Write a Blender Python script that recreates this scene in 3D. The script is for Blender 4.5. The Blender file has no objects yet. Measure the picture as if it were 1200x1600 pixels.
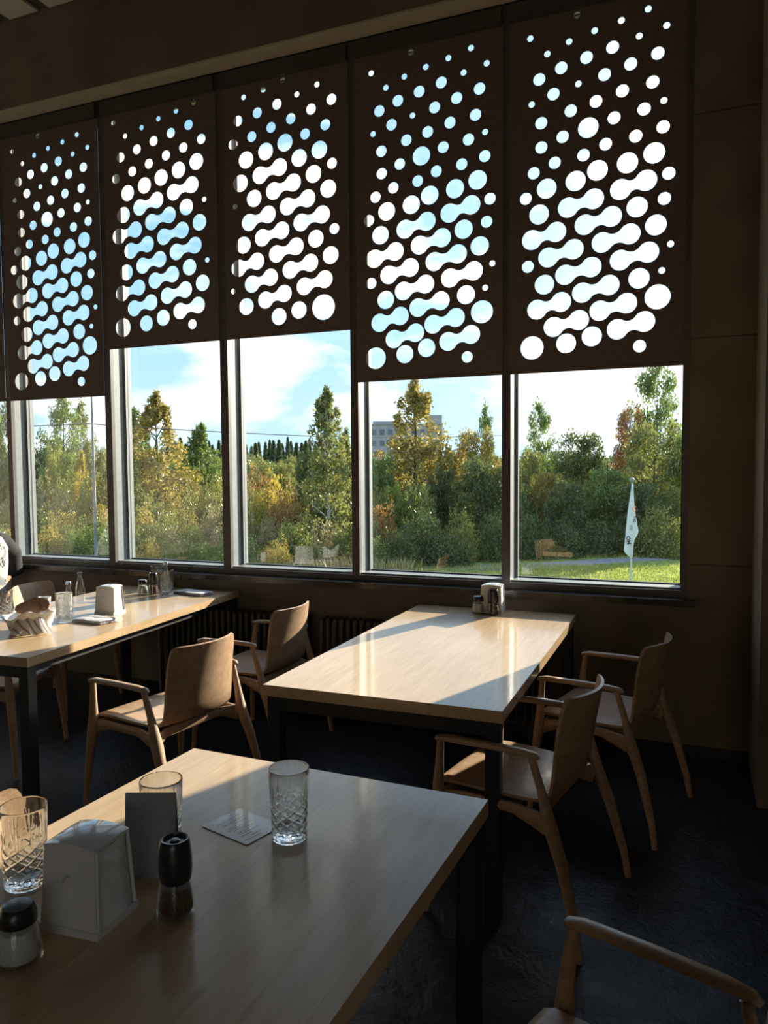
import bpy, bmesh, math, random
from mathutils import Vector, Matrix, noise
R_ = random.Random(7)
C = bpy.context.scene.collection
sc = bpy.context.scene

# ------------------------------------------------------------------ camera
cam_data = bpy.data.cameras.new('camera'); cam = bpy.data.objects.new('camera', cam_data); C.objects.link(cam)
cam_data.sensor_fit = 'VERTICAL'; cam_data.sensor_height = 36.0; cam_data.lens = 1195/1600*36
cam_data.clip_start = 0.02; cam_data.clip_end = 2000
CR = Matrix(((0.92653, -0.01492, 0.37590), (0.37607, 0.05534, -0.92493), (-0.00700, 0.99836, 0.05688)))
q = CR.to_quaternion(); q.normalize()
CAM = Vector((0, 0, 1.56))
cam.matrix_world = Matrix.Translation(CAM) @ q.to_matrix().to_4x4()
sc.camera = cam
CR = q.to_matrix()
def at(px, py, depth):
    """a place in the grounds outside, seen along a given direction at a given distance"""
    d = CR @ Vector((px-600, 800-py, -1195)); return CAM + d*(depth/1195)
def ground_at(px, depth, z=-4.0):
    d = CR @ Vector((px-600, 80, -1195)); p = CAM + d*(depth/1195); return Vector((p.x, p.y, z))

# ------------------------------------------------------------------ light
AZ, EL = math.radians(19.5), math.radians(18.5)
SUN_DIR = Vector((math.sin(AZ)*math.cos(EL), math.cos(AZ)*math.cos(EL), math.sin(EL)))
sd = bpy.data.lights.new('sun', 'SUN'); sd.energy = 10.0; sd.angle = math.radians(0.53); sd.color = (1.0, 0.89, 0.73)
so = bpy.data.objects.new('sun', sd); C.objects.link(so)
so.rotation_euler = SUN_DIR.to_track_quat('Z', 'Y').to_euler(); so.location = (5, 20, 10)

def world():
    w = bpy.data.worlds.new('sky'); sc.world = w; w.use_nodes = True
    nt = w.node_tree; N = nt.nodes; Lk = nt.links; N.clear()
    out = N.new('ShaderNodeOutputWorld'); bg = N.new('ShaderNodeBackground'); Lk.new(bg.outputs[0], out.inputs[0])
    tc = N.new('ShaderNodeTexCoord'); sep = N.new('ShaderNodeSeparateXYZ'); Lk.new(tc.outputs['Generated'], sep.inputs[0])
    grad = N.new('ShaderNodeValToRGB'); Lk.new(sep.outputs['Z'], grad.inputs[0])
    e = grad.color_ramp.elements; e[0].position = 0.0; e[0].color = (0.52, 0.72, 0.90, 1)
    e[1].position = 0.9; e[1].color = (0.10, 0.28, 0.65, 1)
    m = e.new(0.22); m.color = (0.33, 0.60, 0.86, 1)
    m = e.new(0.5); m.color = (0.22, 0.46, 0.80, 1)
    mp = N.new('ShaderNodeMapping'); mp.inputs['Scale'].default_value = (1.0, 1.0, 2.6); mp.inputs['Location'].default_value = (3.1, 1.7, 0.4)
    Lk.new(tc.outputs['Generated'], mp.inputs[0])
    nz = N.new('ShaderNodeTexNoise'); nz.inputs['Scale'].default_value = 3.6; nz.inputs['Detail'].default_value = 9; nz.inputs['Roughness'].default_value = 0.55
    nz.inputs['Distortion'].default_value = 0.25
    Lk.new(mp.outputs[0], nz.inputs[0])
    cr = N.new('ShaderNodeValToRGB'); Lk.new(nz.outputs[0], cr.inputs[0])
    cr.color_ramp.elements[0].position = 0.48; cr.color_ramp.elements[0].color = (0, 0, 0, 1)
    cr.color_ramp.elements[1].position = 0.66; cr.color_ramp.elements[1].color = (1, 1, 1, 1)
    mix = N.new('ShaderNodeMixRGB'); Lk.new(cr.outputs[0], mix.inputs[0]); Lk.new(grad.outputs[0], mix.inputs[1]); mix.inputs[2].default_value = (1.40, 1.37, 1.31, 1)
    # aureole round the sun
    dot = N.new('ShaderNodeVectorMath'); dot.operation = 'DOT_PRODUCT'; dot.inputs[1].default_value = SUN_DIR
    nrm = N.new('ShaderNodeVectorMath'); nrm.operation = 'NORMALIZE'; Lk.new(tc.outputs['Generated'], nrm.inputs[0]); Lk.new(nrm.outputs[0], dot.inputs[0])
    mx = N.new('ShaderNodeMath'); mx.operation = 'MAXIMUM'; mx.inputs[1].default_value = 0; Lk.new(dot.outputs['Value'], mx.inputs[0])
    pw = N.new('ShaderNodeMath'); pw.operation = 'POWER'; pw.inputs[1].default_value = 9; Lk.new(mx.outputs[0], pw.inputs[0])
    ml = N.new('ShaderNodeMath'); ml.operation = 'MULTIPLY'; ml.inputs[1].default_value = 0.9; Lk.new(pw.outputs[0], ml.inputs[0])
    add = N.new('ShaderNodeMixRGB'); add.blend_type = 'ADD'; add.inputs[0].default_value = 1.0
    sun = N.new('ShaderNodeMixRGB'); sun.inputs[1].default_value = (0, 0, 0, 1); sun.inputs[2].default_value = (1, 0.97, 0.9, 1)
    Lk.new(ml.outputs[0], sun.inputs[0]); Lk.new(mix.outputs[0], add.inputs[1]); Lk.new(sun.outputs[0], add.inputs[2])
    # ground half of the dome stays dull
    lt = N.new('ShaderNodeMath'); lt.operation = 'GREATER_THAN'; lt.inputs[1].default_value = -0.01; Lk.new(sep.outputs['Z'], lt.inputs[0])
    gm = N.new('ShaderNodeMixRGB'); gm.inputs[1].default_value = (0.12, 0.13, 0.08, 1); Lk.new(lt.outputs[0], gm.inputs[0]); Lk.new(add.outputs[0], gm.inputs[2])
    Lk.new(gm.outputs[0], bg.inputs[0]); bg.inputs[1].default_value = 1.0
world()
sc.view_settings.view_transform = 'Standard'; sc.view_settings.look = 'None'
sc.view_settings.exposure = 0.6; sc.view_settings.gamma = 1.0; sc.view_settings.use_curve_mapping = False
sc.cycles.max_bounces = 12; sc.cycles.diffuse_bounces = 5; sc.cycles.transparent_max_bounces = 24; sc.cycles.transmission_bounces = 10
sc.cycles.caustics_reflective = False; sc.cycles.caustics_refractive = False
sc.cycles.use_denoising = True

# ------------------------------------------------------------------ materials
def new_mat(name):
    m = bpy.data.materials.new(name); m.use_nodes = True
    return m, m.node_tree, m.node_tree.nodes['Principled BSDF'], m.node_tree.nodes['Material Output']
def noise_mat(name, c1, c2, scale=8, rough=0.6, metallic=0, bump=0.0, stretch=(1, 1, 1), bscale=None, spec=0.5, detail=5, lo=0.35, hi=0.65, coat=0, rough2=None):
    m, nt, p, o = new_mat(name); N, L = nt.nodes, nt.links
    tc = N.new('ShaderNodeTexCoord'); mp = N.new('ShaderNodeMapping'); mp.inputs['Scale'].default_value = stretch
    L.new(tc.outputs['Object'], mp.inputs[0])
    nz = N.new('ShaderNodeTexNoise'); nz.inputs['Scale'].default_value = scale; nz.inputs['Detail'].default_value = detail
    L.new(mp.outputs[0], nz.inputs[0])
    r = N.new('ShaderNodeValToRGB'); r.color_ramp.elements[0].position = lo; r.color_ramp.elements[1].position = hi
    r.color_ramp.elements[0].color = (*c1, 1); r.color_ramp.elements[1].color = (*c2, 1)
    L.new(nz.outputs[0], r.inputs[0]); L.new(r.outputs[0], p.inputs['Base Color'])
    p.inputs['Roughness'].default_value = rough; p.inputs['Metallic'].default_value = metallic; p.inputs['Specular IOR Level'].default_value = spec
    p.inputs['Coat Weight'].default_value = coat; p.inputs['Coat Roughness'].default_value = 0.04
    if rough2 is not None:
        mr = N.new('ShaderNodeMapRange'); mr.inputs[3].default_value = rough; mr.inputs[4].default_value = rough2
        L.new(nz.outputs[0], mr.inputs[0]); L.new(mr.outputs[0], p.inputs['Roughness'])
    if bump:
        nb = N.new('ShaderNodeTexNoise'); nb.inputs['Scale'].default_value = bscale or scale*4; nb.inputs['Detail'].default_value = 6
        L.new(mp.outputs[0], nb.inputs[0])
        b = N.new('ShaderNodeBump'); b.inputs['Strength'].default_value = bump; b.inputs['Distance'].default_value = 0.01
        L.new(nb.outputs[0], b.inputs['Height']); L.new(b.outputs[0], p.inputs['Normal'])
    return m
def leaf_mat(name, c1, c2):
    m, nt, p, o = new_mat(name); N, L = nt.nodes, nt.links
    geo = N.new('ShaderNodeNewGeometry'); tc = N.new('ShaderNodeTexCoord')
    nz = N.new('ShaderNodeTexNoise'); nz.inputs['Scale'].default_value = 0.9; nz.inputs['Detail'].default_value = 3; L.new(tc.outputs['Object'], nz.inputs[0])
    ad = N.new('ShaderNodeMath'); ad.operation = 'MULTIPLY_ADD'; ad.inputs[1].default_value = 0.5; L.new(geo.outputs['Random Per Island'], ad.inputs[0]); L.new(nz.outputs[0], ad.inputs[2])
    r = N.new('ShaderNodeValToRGB'); r.color_ramp.elements[0].position = 0.4; r.color_ramp.elements[1].position = 1.0
    r.color_ramp.elements[0].color = (*c1, 1); r.color_ramp.elements[1].color = (*c2, 1); L.new(ad.outputs[0], r.inputs[0])
    d = N.new('ShaderNodeBsdfDiffuse'); t = N.new('ShaderNodeBsdfTranslucent'); g = N.new('ShaderNodeBsdfGlossy'); g.inputs['Roughness'].default_value = 0.35
    L.new(r.outputs[0], d.inputs[0]); L.new(r.outputs[0], t.inputs[0]); g.inputs[0].default_value = (0.8, 0.8, 0.7, 1)
    mx = N.new('ShaderNodeMixShader'); mx.inputs[0].default_value = 0.45; L.new(d.outputs[0], mx.inputs[1]); L.new(t.outputs[0], mx.inputs[2])
    m2 = N.new('ShaderNodeMixShader'); m2.inputs[0].default_value = 0.06; L.new(mx.outputs[0], m2.inputs[1]); L.new(g.outputs[0], m2.inputs[2])
    L.new(m2.outputs[0], o.inputs[0]); N.remove(p)
    return m
def pane_mat(name, tint=(0.97, 0.985, 0.98)):
    m, nt, p, o = new_mat(name); N, L = nt.nodes, nt.links; N.remove(p)
    f = N.new('ShaderNodeFresnel'); geo = N.new('ShaderNodeNewGeometry'); mr = N.new('ShaderNodeMapRange')
    mr.inputs[3].default_value = 1.5; mr.inputs[4].default_value = 1/1.5; L.new(geo.outputs['Backfacing'], mr.inputs[0]); L.new(mr.outputs[0], f.inputs[0])   # both faces of the sheet reflect alike
    t = N.new('ShaderNodeBsdfTransparent'); t.inputs[0].default_value = (*tint, 1)
    g = N.new('ShaderNodeBsdfGlossy'); g.inputs['Roughness'].default_value = 0.0; g.inputs[0].default_value = (1, 1, 1, 1)
    mx = N.new('ShaderNodeMixShader'); L.new(f.outputs[0], mx.inputs[0]); L.new(t.outputs[0], mx.inputs[1]); L.new(g.outputs[0], mx.inputs[2]); L.new(mx.outputs[0], o.inputs[0])
    return m
def glass_mat(name, tint=(0.97, 0.98, 0.98), clear=0.05, rough=0.0):
    m, nt, p, o = new_mat(name); N, L = nt.nodes, nt.links; N.remove(p)
    g = N.new('ShaderNodeBsdfGlass'); g.inputs['Color'].default_value = (*tint, 1); g.inputs['IOR'].default_value = 1.5; g.inputs['Roughness'].default_value = rough
    t = N.new('ShaderNodeBsdfTransparent'); t.inputs[0].default_value = (*tint, 1)
    mx = N.new('ShaderNodeMixShader'); mx.inputs[0].default_value = clear; L.new(g.outputs[0], mx.inputs[1]); L.new(t.outputs[0], mx.inputs[2]); L.new(mx.outputs[0], o.inputs[0])
    return m
def wood_mat(name, ca, cb, cc, rough=0.32, coat=0.25, scale=1.0):
    """veneer with grain along local Y"""
    m, nt, p, o = new_mat(name); N, L = nt.nodes, nt.links
    tc = N.new('ShaderNodeTexCoord'); mp = N.new('ShaderNodeMapping'); mp.inputs['Scale'].default_value = (14*scale, 1.1*scale, 14*scale); L.new(tc.outputs['Object'], mp.inputs[0])
    n1 = N.new('ShaderNodeTexNoise'); n1.inputs['Scale'].default_value = 2.5; n1.inputs['Detail'].default_value = 8; n1.inputs['Distortion'].default_value = 0.6; L.new(mp.outputs[0], n1.inputs[0])
    mp2 = N.new('ShaderNodeMapping'); mp2.inputs['Scale'].default_value = (160*scale, 5*scale, 160*scale); L.new(tc.outputs['Object'], mp2.inputs[0])
    n2 = N.new('ShaderNodeTexNoise'); n2.inputs['Scale'].default_value = 1.5; n2.inputs['Detail'].default_value = 3; L.new(mp2.outputs[0], n2.inputs[0])
    r = N.new('ShaderNodeValToRGB'); e = r.color_ramp.elements; e[0].position = 0.3; e[0].color = (*ca, 1); e[1].position = 0.72; e[1].color = (*cc, 1); x = e.new(0.5); x.color = (*cb, 1)
    L.new(n1.outputs[0], r.inputs[0])
    r2 = N.new('ShaderNodeValToRGB'); r2.color_ramp.elements[0].position = 0.35; r2.color_ramp.elements[0].color = (0.86, 0.84, 0.82, 1); r2.color_ramp.elements[1].position = 0.55; r2.color_ramp.elements[1].color = (1, 1, 1, 1); L.new(n2.outputs[0], r2.inputs[0])
    mu = N.new('ShaderNodeMixRGB'); mu.blend_type = 'MULTIPLY'; mu.inputs[0].default_value = 1; L.new(r.outputs[0], mu.inputs[1]); L.new(r2.outputs[0], mu.inputs[2]); L.new(mu.outputs[0], p.inputs['Base Color'])
    p.inputs['Roughness'].default_value = rough; p.inputs['Coat Weight'].default_value = coat; p.inputs['Coat Roughness'].default_value = 0.1
    b = N.new('ShaderNodeBump'); b.inputs['Strength'].default_value = 0.12; b.inputs['Distance'].default_value = 0.002; L.new(n2.outputs[0], b.inputs['Height']); L.new(b.outputs[0], p.inputs['Normal'])
    return m
M = {}
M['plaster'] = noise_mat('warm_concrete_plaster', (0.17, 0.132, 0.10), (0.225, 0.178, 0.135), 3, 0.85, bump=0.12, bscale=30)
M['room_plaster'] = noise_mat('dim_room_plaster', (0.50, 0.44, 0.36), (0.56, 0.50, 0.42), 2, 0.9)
M['ceiling'] = noise_mat('dark_ceiling_paint', (0.08, 0.07, 0.065), (0.10, 0.09, 0.08), 2, 0.9)
M['soffit'] = noise_mat('lit_soffit_beige', (0.50, 0.45, 0.36), (0.58, 0.52, 0.42), 5, 0.8)  # paler than the bulkhead plaster: light on the underside put into the colour
M['panel'] = noise_mat('pale_ceiling_panel', (0.60, 0.60, 0.54), (0.68, 0.68, 0.62), 60, 0.8)
M['alu'] = noise_mat('dark_brown_aluminium_frame', (0.085, 0.075, 0.073), (0.105, 0.093, 0.09), 20, 0.42, bump=0.03, bscale=300)
M['alulight'] = noise_mat('pale_grey_aluminium_reveal', (0.22, 0.245, 0.26), (0.26, 0.285, 0.30), 20, 0.5)
M['gasket'] = noise_mat('black_rubber_gasket', (0.012, 0.012, 0.014), (0.02, 0.02, 0.022), 10, 0.5)
M['sill'] = noise_mat('black_polished_sill', (0.015, 0.014, 0.014), (0.03, 0.028, 0.027), 30, 0.22, bump=0.05, bscale=120)
M['blind'] = noise_mat('dark_brown_blind_fabric', (0.15, 0.115, 0.10), (0.18, 0.14, 0.122), 40, 0.85, bump=0.05, bscale=900)
M['blindbox'] = noise_mat('dark_brown_blind_metal', (0.06, 0.05, 0.047), (0.075, 0.062, 0.057), 10, 0.5)
M['pane'] = pane_mat('window_glass')
M['chairwood'] = wood_mat('bleached_ash_veneer', (0.40, 0.255, 0.15), (0.47, 0.31, 0.19), (0.54, 0.37, 0.235), 0.42, 0.12, 0.8)
M['tablewood'] = wood_mat('pale_oak_veneer', (0.52, 0.355, 0.19), (0.58, 0.405, 0.23), (0.63, 0.45, 0.265), 0.34, 0.35)
M['steel'] = noise_mat('black_powder_coated_steel', (0.012, 0.012, 0.014), (0.018, 0.018, 0.020), 60, 0.5, bump=0.05, bscale=400)
M['radiator'] = noise_mat('dark_brown_radiator_enamel', (0.055, 0.042, 0.036), (0.07, 0.055, 0.047), 12, 0.35)
M['holder'] = noise_mat('white_glossy_enamel', (0.66, 0.67, 0.68), (0.72, 0.73, 0.74), 14, 0.25, coat=0.9)
M['holdermark'] = noise_mat('grey_pressed_mark', (0.42, 0.43, 0.44), (0.48, 0.48, 0.49), 30, 0.35)
M['paper'] = noise_mat('white_paper', (0.72, 0.74, 0.77), (0.78, 0.80, 0.83), 30, 0.75)
M['notecard'] = noise_mat('coated_white_card', (0.84, 0.86, 0.90), (0.88, 0.90, 0.93), 30, 0.38, coat=0.5)
M['cardgrey'] = noise_mat('slate_grey_card', (0.27, 0.27, 0.29), (0.31, 0.31, 0.33), 200, 0.7)
M['ink'] = noise_mat('grey_ink', (0.10, 0.10, 0.13), (0.2, 0.2, 0.24), 300, 0.8)
M['cap'] = noise_mat('black_grinder_cap', (0.010, 0.010, 0.011), (0.017, 0.016, 0.018), 60, 0.33, coat=0.3)
M['salt'] = noise_mat('white_salt', (0.62, 0.61, 0.58), (0.85, 0.84, 0.82), 500, 0.8, bump=0.4, bscale=600)
M['pepper'] = noise_mat('red_brown_peppercorns', (0.030, 0.012, 0.008), (0.20, 0.07, 0.04), 260, 0.6, bump=0.6, bscale=300)
M['glass'] = glass_mat('cut_crystal_glass')
M['bottleglass'] = pane_mat('clear_bottle_glass', (0.95, 0.965, 0.96))
M['metal'] = noise_mat('polished_steel', (0.6, 0.6, 0.62), (0.7, 0.7, 0.72), 40, 0.2, metallic=1.0)
M['crust'] = noise_mat('brown_bread_crust', (0.22, 0.09, 0.03), (0.42, 0.20, 0.08), 30, 0.7, bump=0.3)
M['crumb'] = noise_mat('rye_bread_crumb', (0.30, 0.16, 0.09), (0.48, 0.28, 0.17), 120, 0.9, bump=0.8, bscale=160)
M['blacksleeve'] = noise_mat('black_knit', (0.010, 0.010, 0.011), (0.02, 0.019, 0.02), 60, 0.9, bump=0.2)
M['skin'] = noise_mat('skin', (0.55, 0.33, 0.24), (0.60, 0.37, 0.28), 12, 0.55)
M['hair'] = noise_mat('brown_hair', (0.05, 0.03, 0.02), (0.12, 0.07, 0.04), 60, 0.6, stretch=(1, 1, 0.1))
M['trousers'] = noise_mat('dark_grey_cloth', (0.03, 0.03, 0.035), (0.045, 0.045, 0.05), 80, 0.9)
def stripe_cloth(name):
    m, nt, p, o = new_mat(name); N, L = nt.nodes, nt.links
    tc = N.new('ShaderNodeTexCoord'); w = N.new('ShaderNodeTexWave'); w.bands_direction = 'Y'; w.inputs['Scale'].default_value = 13; w.inputs['Distortion'].default_value = 0.6
    L.new(tc.outputs['Object'], w.inputs[0])
    r = N.new('ShaderNodeValToRGB'); e = r.color_ramp.elements; e[0].position = 0.72; e[0].color = (0.80, 0.79, 0.80, 1); e[1].position = 0.82; e[1].color = (0.42, 0.42, 0.48, 1)
    L.new(w.outputs[0], r.inputs[0]); L.new(r.outputs[0], p.inputs['Base Color']); p.inputs['Roughness'].default_value = 0.9
    return m
M['napkin'] = stripe_cloth('white_cloth_with_grey_stripes')
def floral():
    m, nt, p, o = new_mat('pale_grey_floral_cloth'); N, L = nt.nodes, nt.links
    tc = N.new('ShaderNodeTexCoord')
    v = N.new('ShaderNodeTexVoronoi'); v.inputs['Scale'].default_value = 8; v.inputs['Randomness'].default_value = 0.75; L.new(tc.outputs['Object'], v.inputs[0])
    # petals: ring of dots round each cell centre
    v2 = N.new('ShaderNodeTexVoronoi'); v2.inputs['Scale'].default_value = 60; L.new(tc.outputs['Object'], v2.inputs[0])
    a = N.new('ShaderNodeValToRGB'); e = a.color_ramp.elements; e[0].position = 0.30; e[0].color = (1, 1, 1, 1); e[1].position = 0.34; e[1].color = (0, 0, 0, 1); L.new(v.outputs['Distance'], a.inputs[0])
    b = N.new('ShaderNodeValToRGB'); e = b.color_ramp.elements; e[0].position = 0.42; e[0].color = (1, 1, 1, 1); e[1].position = 0.50; e[1].color = (0, 0, 0, 1); L.new(v2.outputs['Distance'], b.inputs[0])
    mu = N.new('ShaderNodeMixRGB'); mu.blend_type = 'MULTIPLY'; mu.inputs[0].default_value = 1; L.new(a.outputs[0], mu.inputs[1]); L.new(b.outputs[0], mu.inputs[2])
    n = N.new('ShaderNodeTexNoise'); n.inputs['Scale'].default_value = 14; n.inputs['Detail'].default_value = 6; L.new(tc.outputs['Object'], n.inputs[0])
    bc = N.new('ShaderNodeValToRGB'); e = bc.color_ramp.elements; e[0].position = 0.4; e[0].color = (0.22, 0.22, 0.23, 1); e[1].position = 0.58; e[1].color = (0.48, 0.48, 0.45, 1); L.new(n.outputs[0], bc.inputs[0])
    mx = N.new('ShaderNodeMixRGB'); L.new(mu.outputs[0], mx.inputs[0]); L.new(bc.outputs[0], mx.inputs[1]); mx.inputs[2].default_value = (0.012, 0.012, 0.03, 1)
    L.new(mx.outputs[0], p.inputs['Base Color']); p.inputs['Roughness'].default_value = 0.9
    return m
M['floral'] = floral()
M['piping'] = noise_mat('cream_piping', (0.75, 0.70, 0.62), (0.8, 0.76, 0.68), 30, 0.8)
def floor_mat():
    m, nt, p, o = new_mat('black_slate_tiles'); N, L = nt.nodes, nt.links
    tc = N.new('ShaderNodeTexCoord'); br = N.new('ShaderNodeTexBrick'); br.offset = 0.0; br.squash = 1.0
    br.inputs['Scale'].default_value = 1.0; br.inputs['Mortar Size'].default_value = 0.003; br.inputs['Brick Width'].default_value = 0.6; br.inputs['Row Height'].default_value = 0.6
    mp = N.new('ShaderNodeMapping'); mp.inputs['Location'].default_value = (0.18, 0.05, 0); mp.inputs['Rotation'].default_value = (0, 0, 0.0); L.new(tc.outputs['Object'], mp.inputs[0]); L.new(mp.outputs[0], br.inputs[0])
    br.inputs['Color1'].default_value = (0.018, 0.021, 0.026, 1); br.inputs['Color2'].default_value = (0.014, 0.017, 0.021, 1); br.inputs['Mortar'].default_value = (0.006, 0.006, 0.007, 1)
    n = N.new('ShaderNodeTexNoise'); n.inputs['Scale'].default_value = 9; n.inputs['Detail'].default_value = 10; n.inputs['Roughness'].default_value = 0.65; n.inputs['Distortion'].default_value = 1.2; L.new(tc.outputs['Object'], n.inputs[0])
    n3 = N.new('ShaderNodeTexNoise'); n3.inputs['Scale'].default_value = 60; n3.inputs['Detail'].default_value = 6; L.new(tc.outputs['Object'], n3.inputs[0])
    mu = N.new('ShaderNodeMixRGB'); mu.blend_type = 'OVERLAY'; mu.inputs[0].default_value = 0.6; L.new(br.outputs[0], mu.inputs[1]); L.new(n.outputs[0], mu.inputs[2]); L.new(mu.outputs[0], p.inputs['Base Color'])
    mr = N.new('ShaderNodeMapRange'); mr.inputs[3].default_value = 0.22; mr.inputs[4].default_value = 0.5; L.new(n.outputs[0], mr.inputs[0]); L.new(mr.outputs[0], p.inputs['Roughness'])
    ad = N.new('ShaderNodeMath'); ad.operation = 'ADD'; L.new(n.outputs[0], ad.inputs[0])
    m3 = N.new('ShaderNodeMath'); m3.operation = 'MULTIPLY'; m3.inputs[1].default_value = 0.35; L.new(n3.outputs[0], m3.inputs[0]); L.new(m3.outputs[0], ad.inputs[1])
    b = N.new('ShaderNodeBump'); b.inputs['Strength'].default_value = 0.45; b.inputs['Distance'].default_value = 0.012; L.new(ad.outputs[0], b.inputs['Height']); L.new(b.outputs[0], p.inputs['Normal'])
    return m
M['floor'] = floor_mat()
M['lawn'] = noise_mat('mown_grass_ground', (0.10, 0.16, 0.03), (0.26, 0.34, 0.06), 3, 0.9, detail=10, bump=0.5, bscale=20)
M['field'] = noise_mat('rough_field_ground', (0.09, 0.10, 0.03), (0.24, 0.21, 0.08), 0.8, 0.95, detail=10, bump=0.5, bscale=6)
M['asphalt'] = noise_mat('grey_asphalt_path', (0.20, 0.20, 0.21), (0.28, 0.28, 0.29), 4, 0.8)
M['bark'] = noise_mat('grey_brown_bark', (0.07, 0.055, 0.04), (0.16, 0.13, 0.10), 6, 0.9)
M['birchbark'] = noise_mat('white_birch_bark', (0.12, 0.11, 0.10), (0.62, 0.60, 0.56), 5, 0.8, stretch=(1, 1, 4), lo=0.38, hi=0.48)
M['polemetal'] = noise_mat('galvanised_pole', (0.20, 0.21, 0.23), (0.30, 0.31, 0.33), 3, 0.5)
M['whitepole'] = noise_mat('white_flagpole', (0.6, 0.6, 0.6), (0.7, 0.7, 0.7), 3, 0.4)
M['flag'] = noise_mat('white_flag_cloth', (0.72, 0.75, 0.82), (0.80, 0.83, 0.90), 3, 0.85)
M['flagink'] = noise_mat('black_flag_print', (0.02, 0.02, 0.03), (0.04, 0.04, 0.05), 5, 0.8)
M['flagorange'] = noise_mat('orange_flag_print', (0.8, 0.32, 0.10), (0.85, 0.38, 0.14), 5, 0.8)
M['blockwall'] = noise_mat('grey_panel_building', (0.34, 0.35, 0.38), (0.44, 0.45, 0.47), 0.3, 0.9)
M['blockglass'] = noise_mat('dark_building_window', (0.10, 0.12, 0.15), (0.18, 0.2, 0.24), 0.5, 0.2)
M['wire'] = noise_mat('black_cable', (0.02, 0.02, 0.02), (0.03, 0.03, 0.03), 5, 0.7)
LEAF = {
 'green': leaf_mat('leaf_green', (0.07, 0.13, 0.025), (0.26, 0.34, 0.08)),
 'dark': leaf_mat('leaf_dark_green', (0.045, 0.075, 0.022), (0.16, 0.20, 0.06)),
 'olive': leaf_mat('leaf_olive', (0.11, 0.14, 0.03), (0.33, 0.33, 0.09)),
 'gold': leaf_mat('leaf_gold', (0.19, 0.16, 0.03), (0.48, 0.38, 0.09)),
 'yellow': leaf_mat('leaf_yellow', (0.30, 0.26, 0.03), (0.70, 0.55, 0.09)),
 'rust': leaf_mat('leaf_rust', (0.22, 0.11, 0.035), (0.48, 0.27, 0.09)),
 'lime': leaf_mat('leaf_lime', (0.16, 0.22, 0.03), (0.46, 0.50, 0.12)),
 'orange': leaf_mat('leaf_orange', (0.28, 0.14, 0.03), (0.55, 0.30, 0.09)),
 'fir': leaf_mat('leaf_conifer', (0.05, 0.085, 0.04), (0.15, 0.20, 0.08)),
 'grass': leaf_mat('leaf_grass', (0.20, 0.25, 0.04), (0.48, 0.52, 0.13)),
 'straw': leaf_mat('leaf_straw', (0.22, 0.19, 0.07), (0.48, 0.42, 0.20)),
}

# ------------------------------------------------------------------ mesh helpers
def link(name, me, mat=None, parent=None, smooth=False):
    me.name = name; o = bpy.data.objects.new(name, me); C.objects.link(o)
    if mat is not None and not me.materials:
        for mm in (mat if isinstance(mat, (list, tuple)) else [mat]): me.materials.append(mm)
    if smooth:
        for p in me.polygons: p.use_smooth = True
    if parent: o.parent = parent
    return o
def obj(name, bm, mat=None, parent=None, smooth=False, bevel=0):
    if bevel:
        es = [e for e in bm.edges if len(e.link_faces) == 2 and e.calc_face_angle(0) > 0.7]
        bmesh.ops.bevel(bm, geom=es, offset=bevel, segments=2, affect='EDGES', profile=0.6)
    bmesh.ops.recalc_face_normals(bm, faces=bm.faces)
    me = bpy.data.meshes.new(name); bm.to_mesh(me); bm.free()
    o = link(name, me, mat, parent)
    if smooth:
        for p in me.polygons: p.use_smooth = True
        if smooth != 'full':
            try: me.set_sharp_from_angle(angle=math.radians(40))
            except Exception: pass
    return o
def tag(o, label=None, cat=None, group=None, kind=None):
    if label: o['label'] = label
    if cat: o['category'] = cat
    if group: o['group'] = group
    if kind: o['kind'] = kind
    return o
def thing(name, label, cat, loc=(0, 0, 0), rz=0, group=None):
    o = bpy.data.objects.new(name, None); C.objects.link(o); o.empty_display_size = 0.05
    o.location = loc; o.rotation_euler = (0, 0, rz)
    return tag(o, label, cat, group)
def struct(name, bm, mat, parent=None, smooth=False, bevel=0):
    o = obj(name, bm, mat, parent, smooth, bevel); o['kind'] = 'structure'; return o
def dup(root, loc, rz=0, label=None, group=None, scale=None):
    r = root.copy(); C.objects.link(r); r.location = loc; r.rotation_euler = (0, 0, rz)
    if scale: r.scale = scale if hasattr(scale, '__len__') else (scale,)*3
    if label: r['label'] = label
    if group: r['group'] = group
    for ch in list(root.children):
        c = ch.copy(); C.objects.link(c); c.parent = r
        for g in list(ch.children):
            d = g.copy(); C.objects.link(d); d.parent = c
    return r
def BM(): return bmesh.new()
def box(bm, x0, x1, y0, y1, z0, z1, mi=0):
    vs = [bm.verts.new((x, y, z)) for z in (z0, z1) for y in (y0, y1) for x in (x0, x1)]
    for f in ((0, 2, 3, 1), (4, 5, 7, 6), (0, 1, 5, 4), (2, 6, 7, 3), (0, 4, 6, 2), (1, 3, 7, 5)):
        bm.faces.new([vs[i] for i in f]).material_index = mi
    return bm
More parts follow.
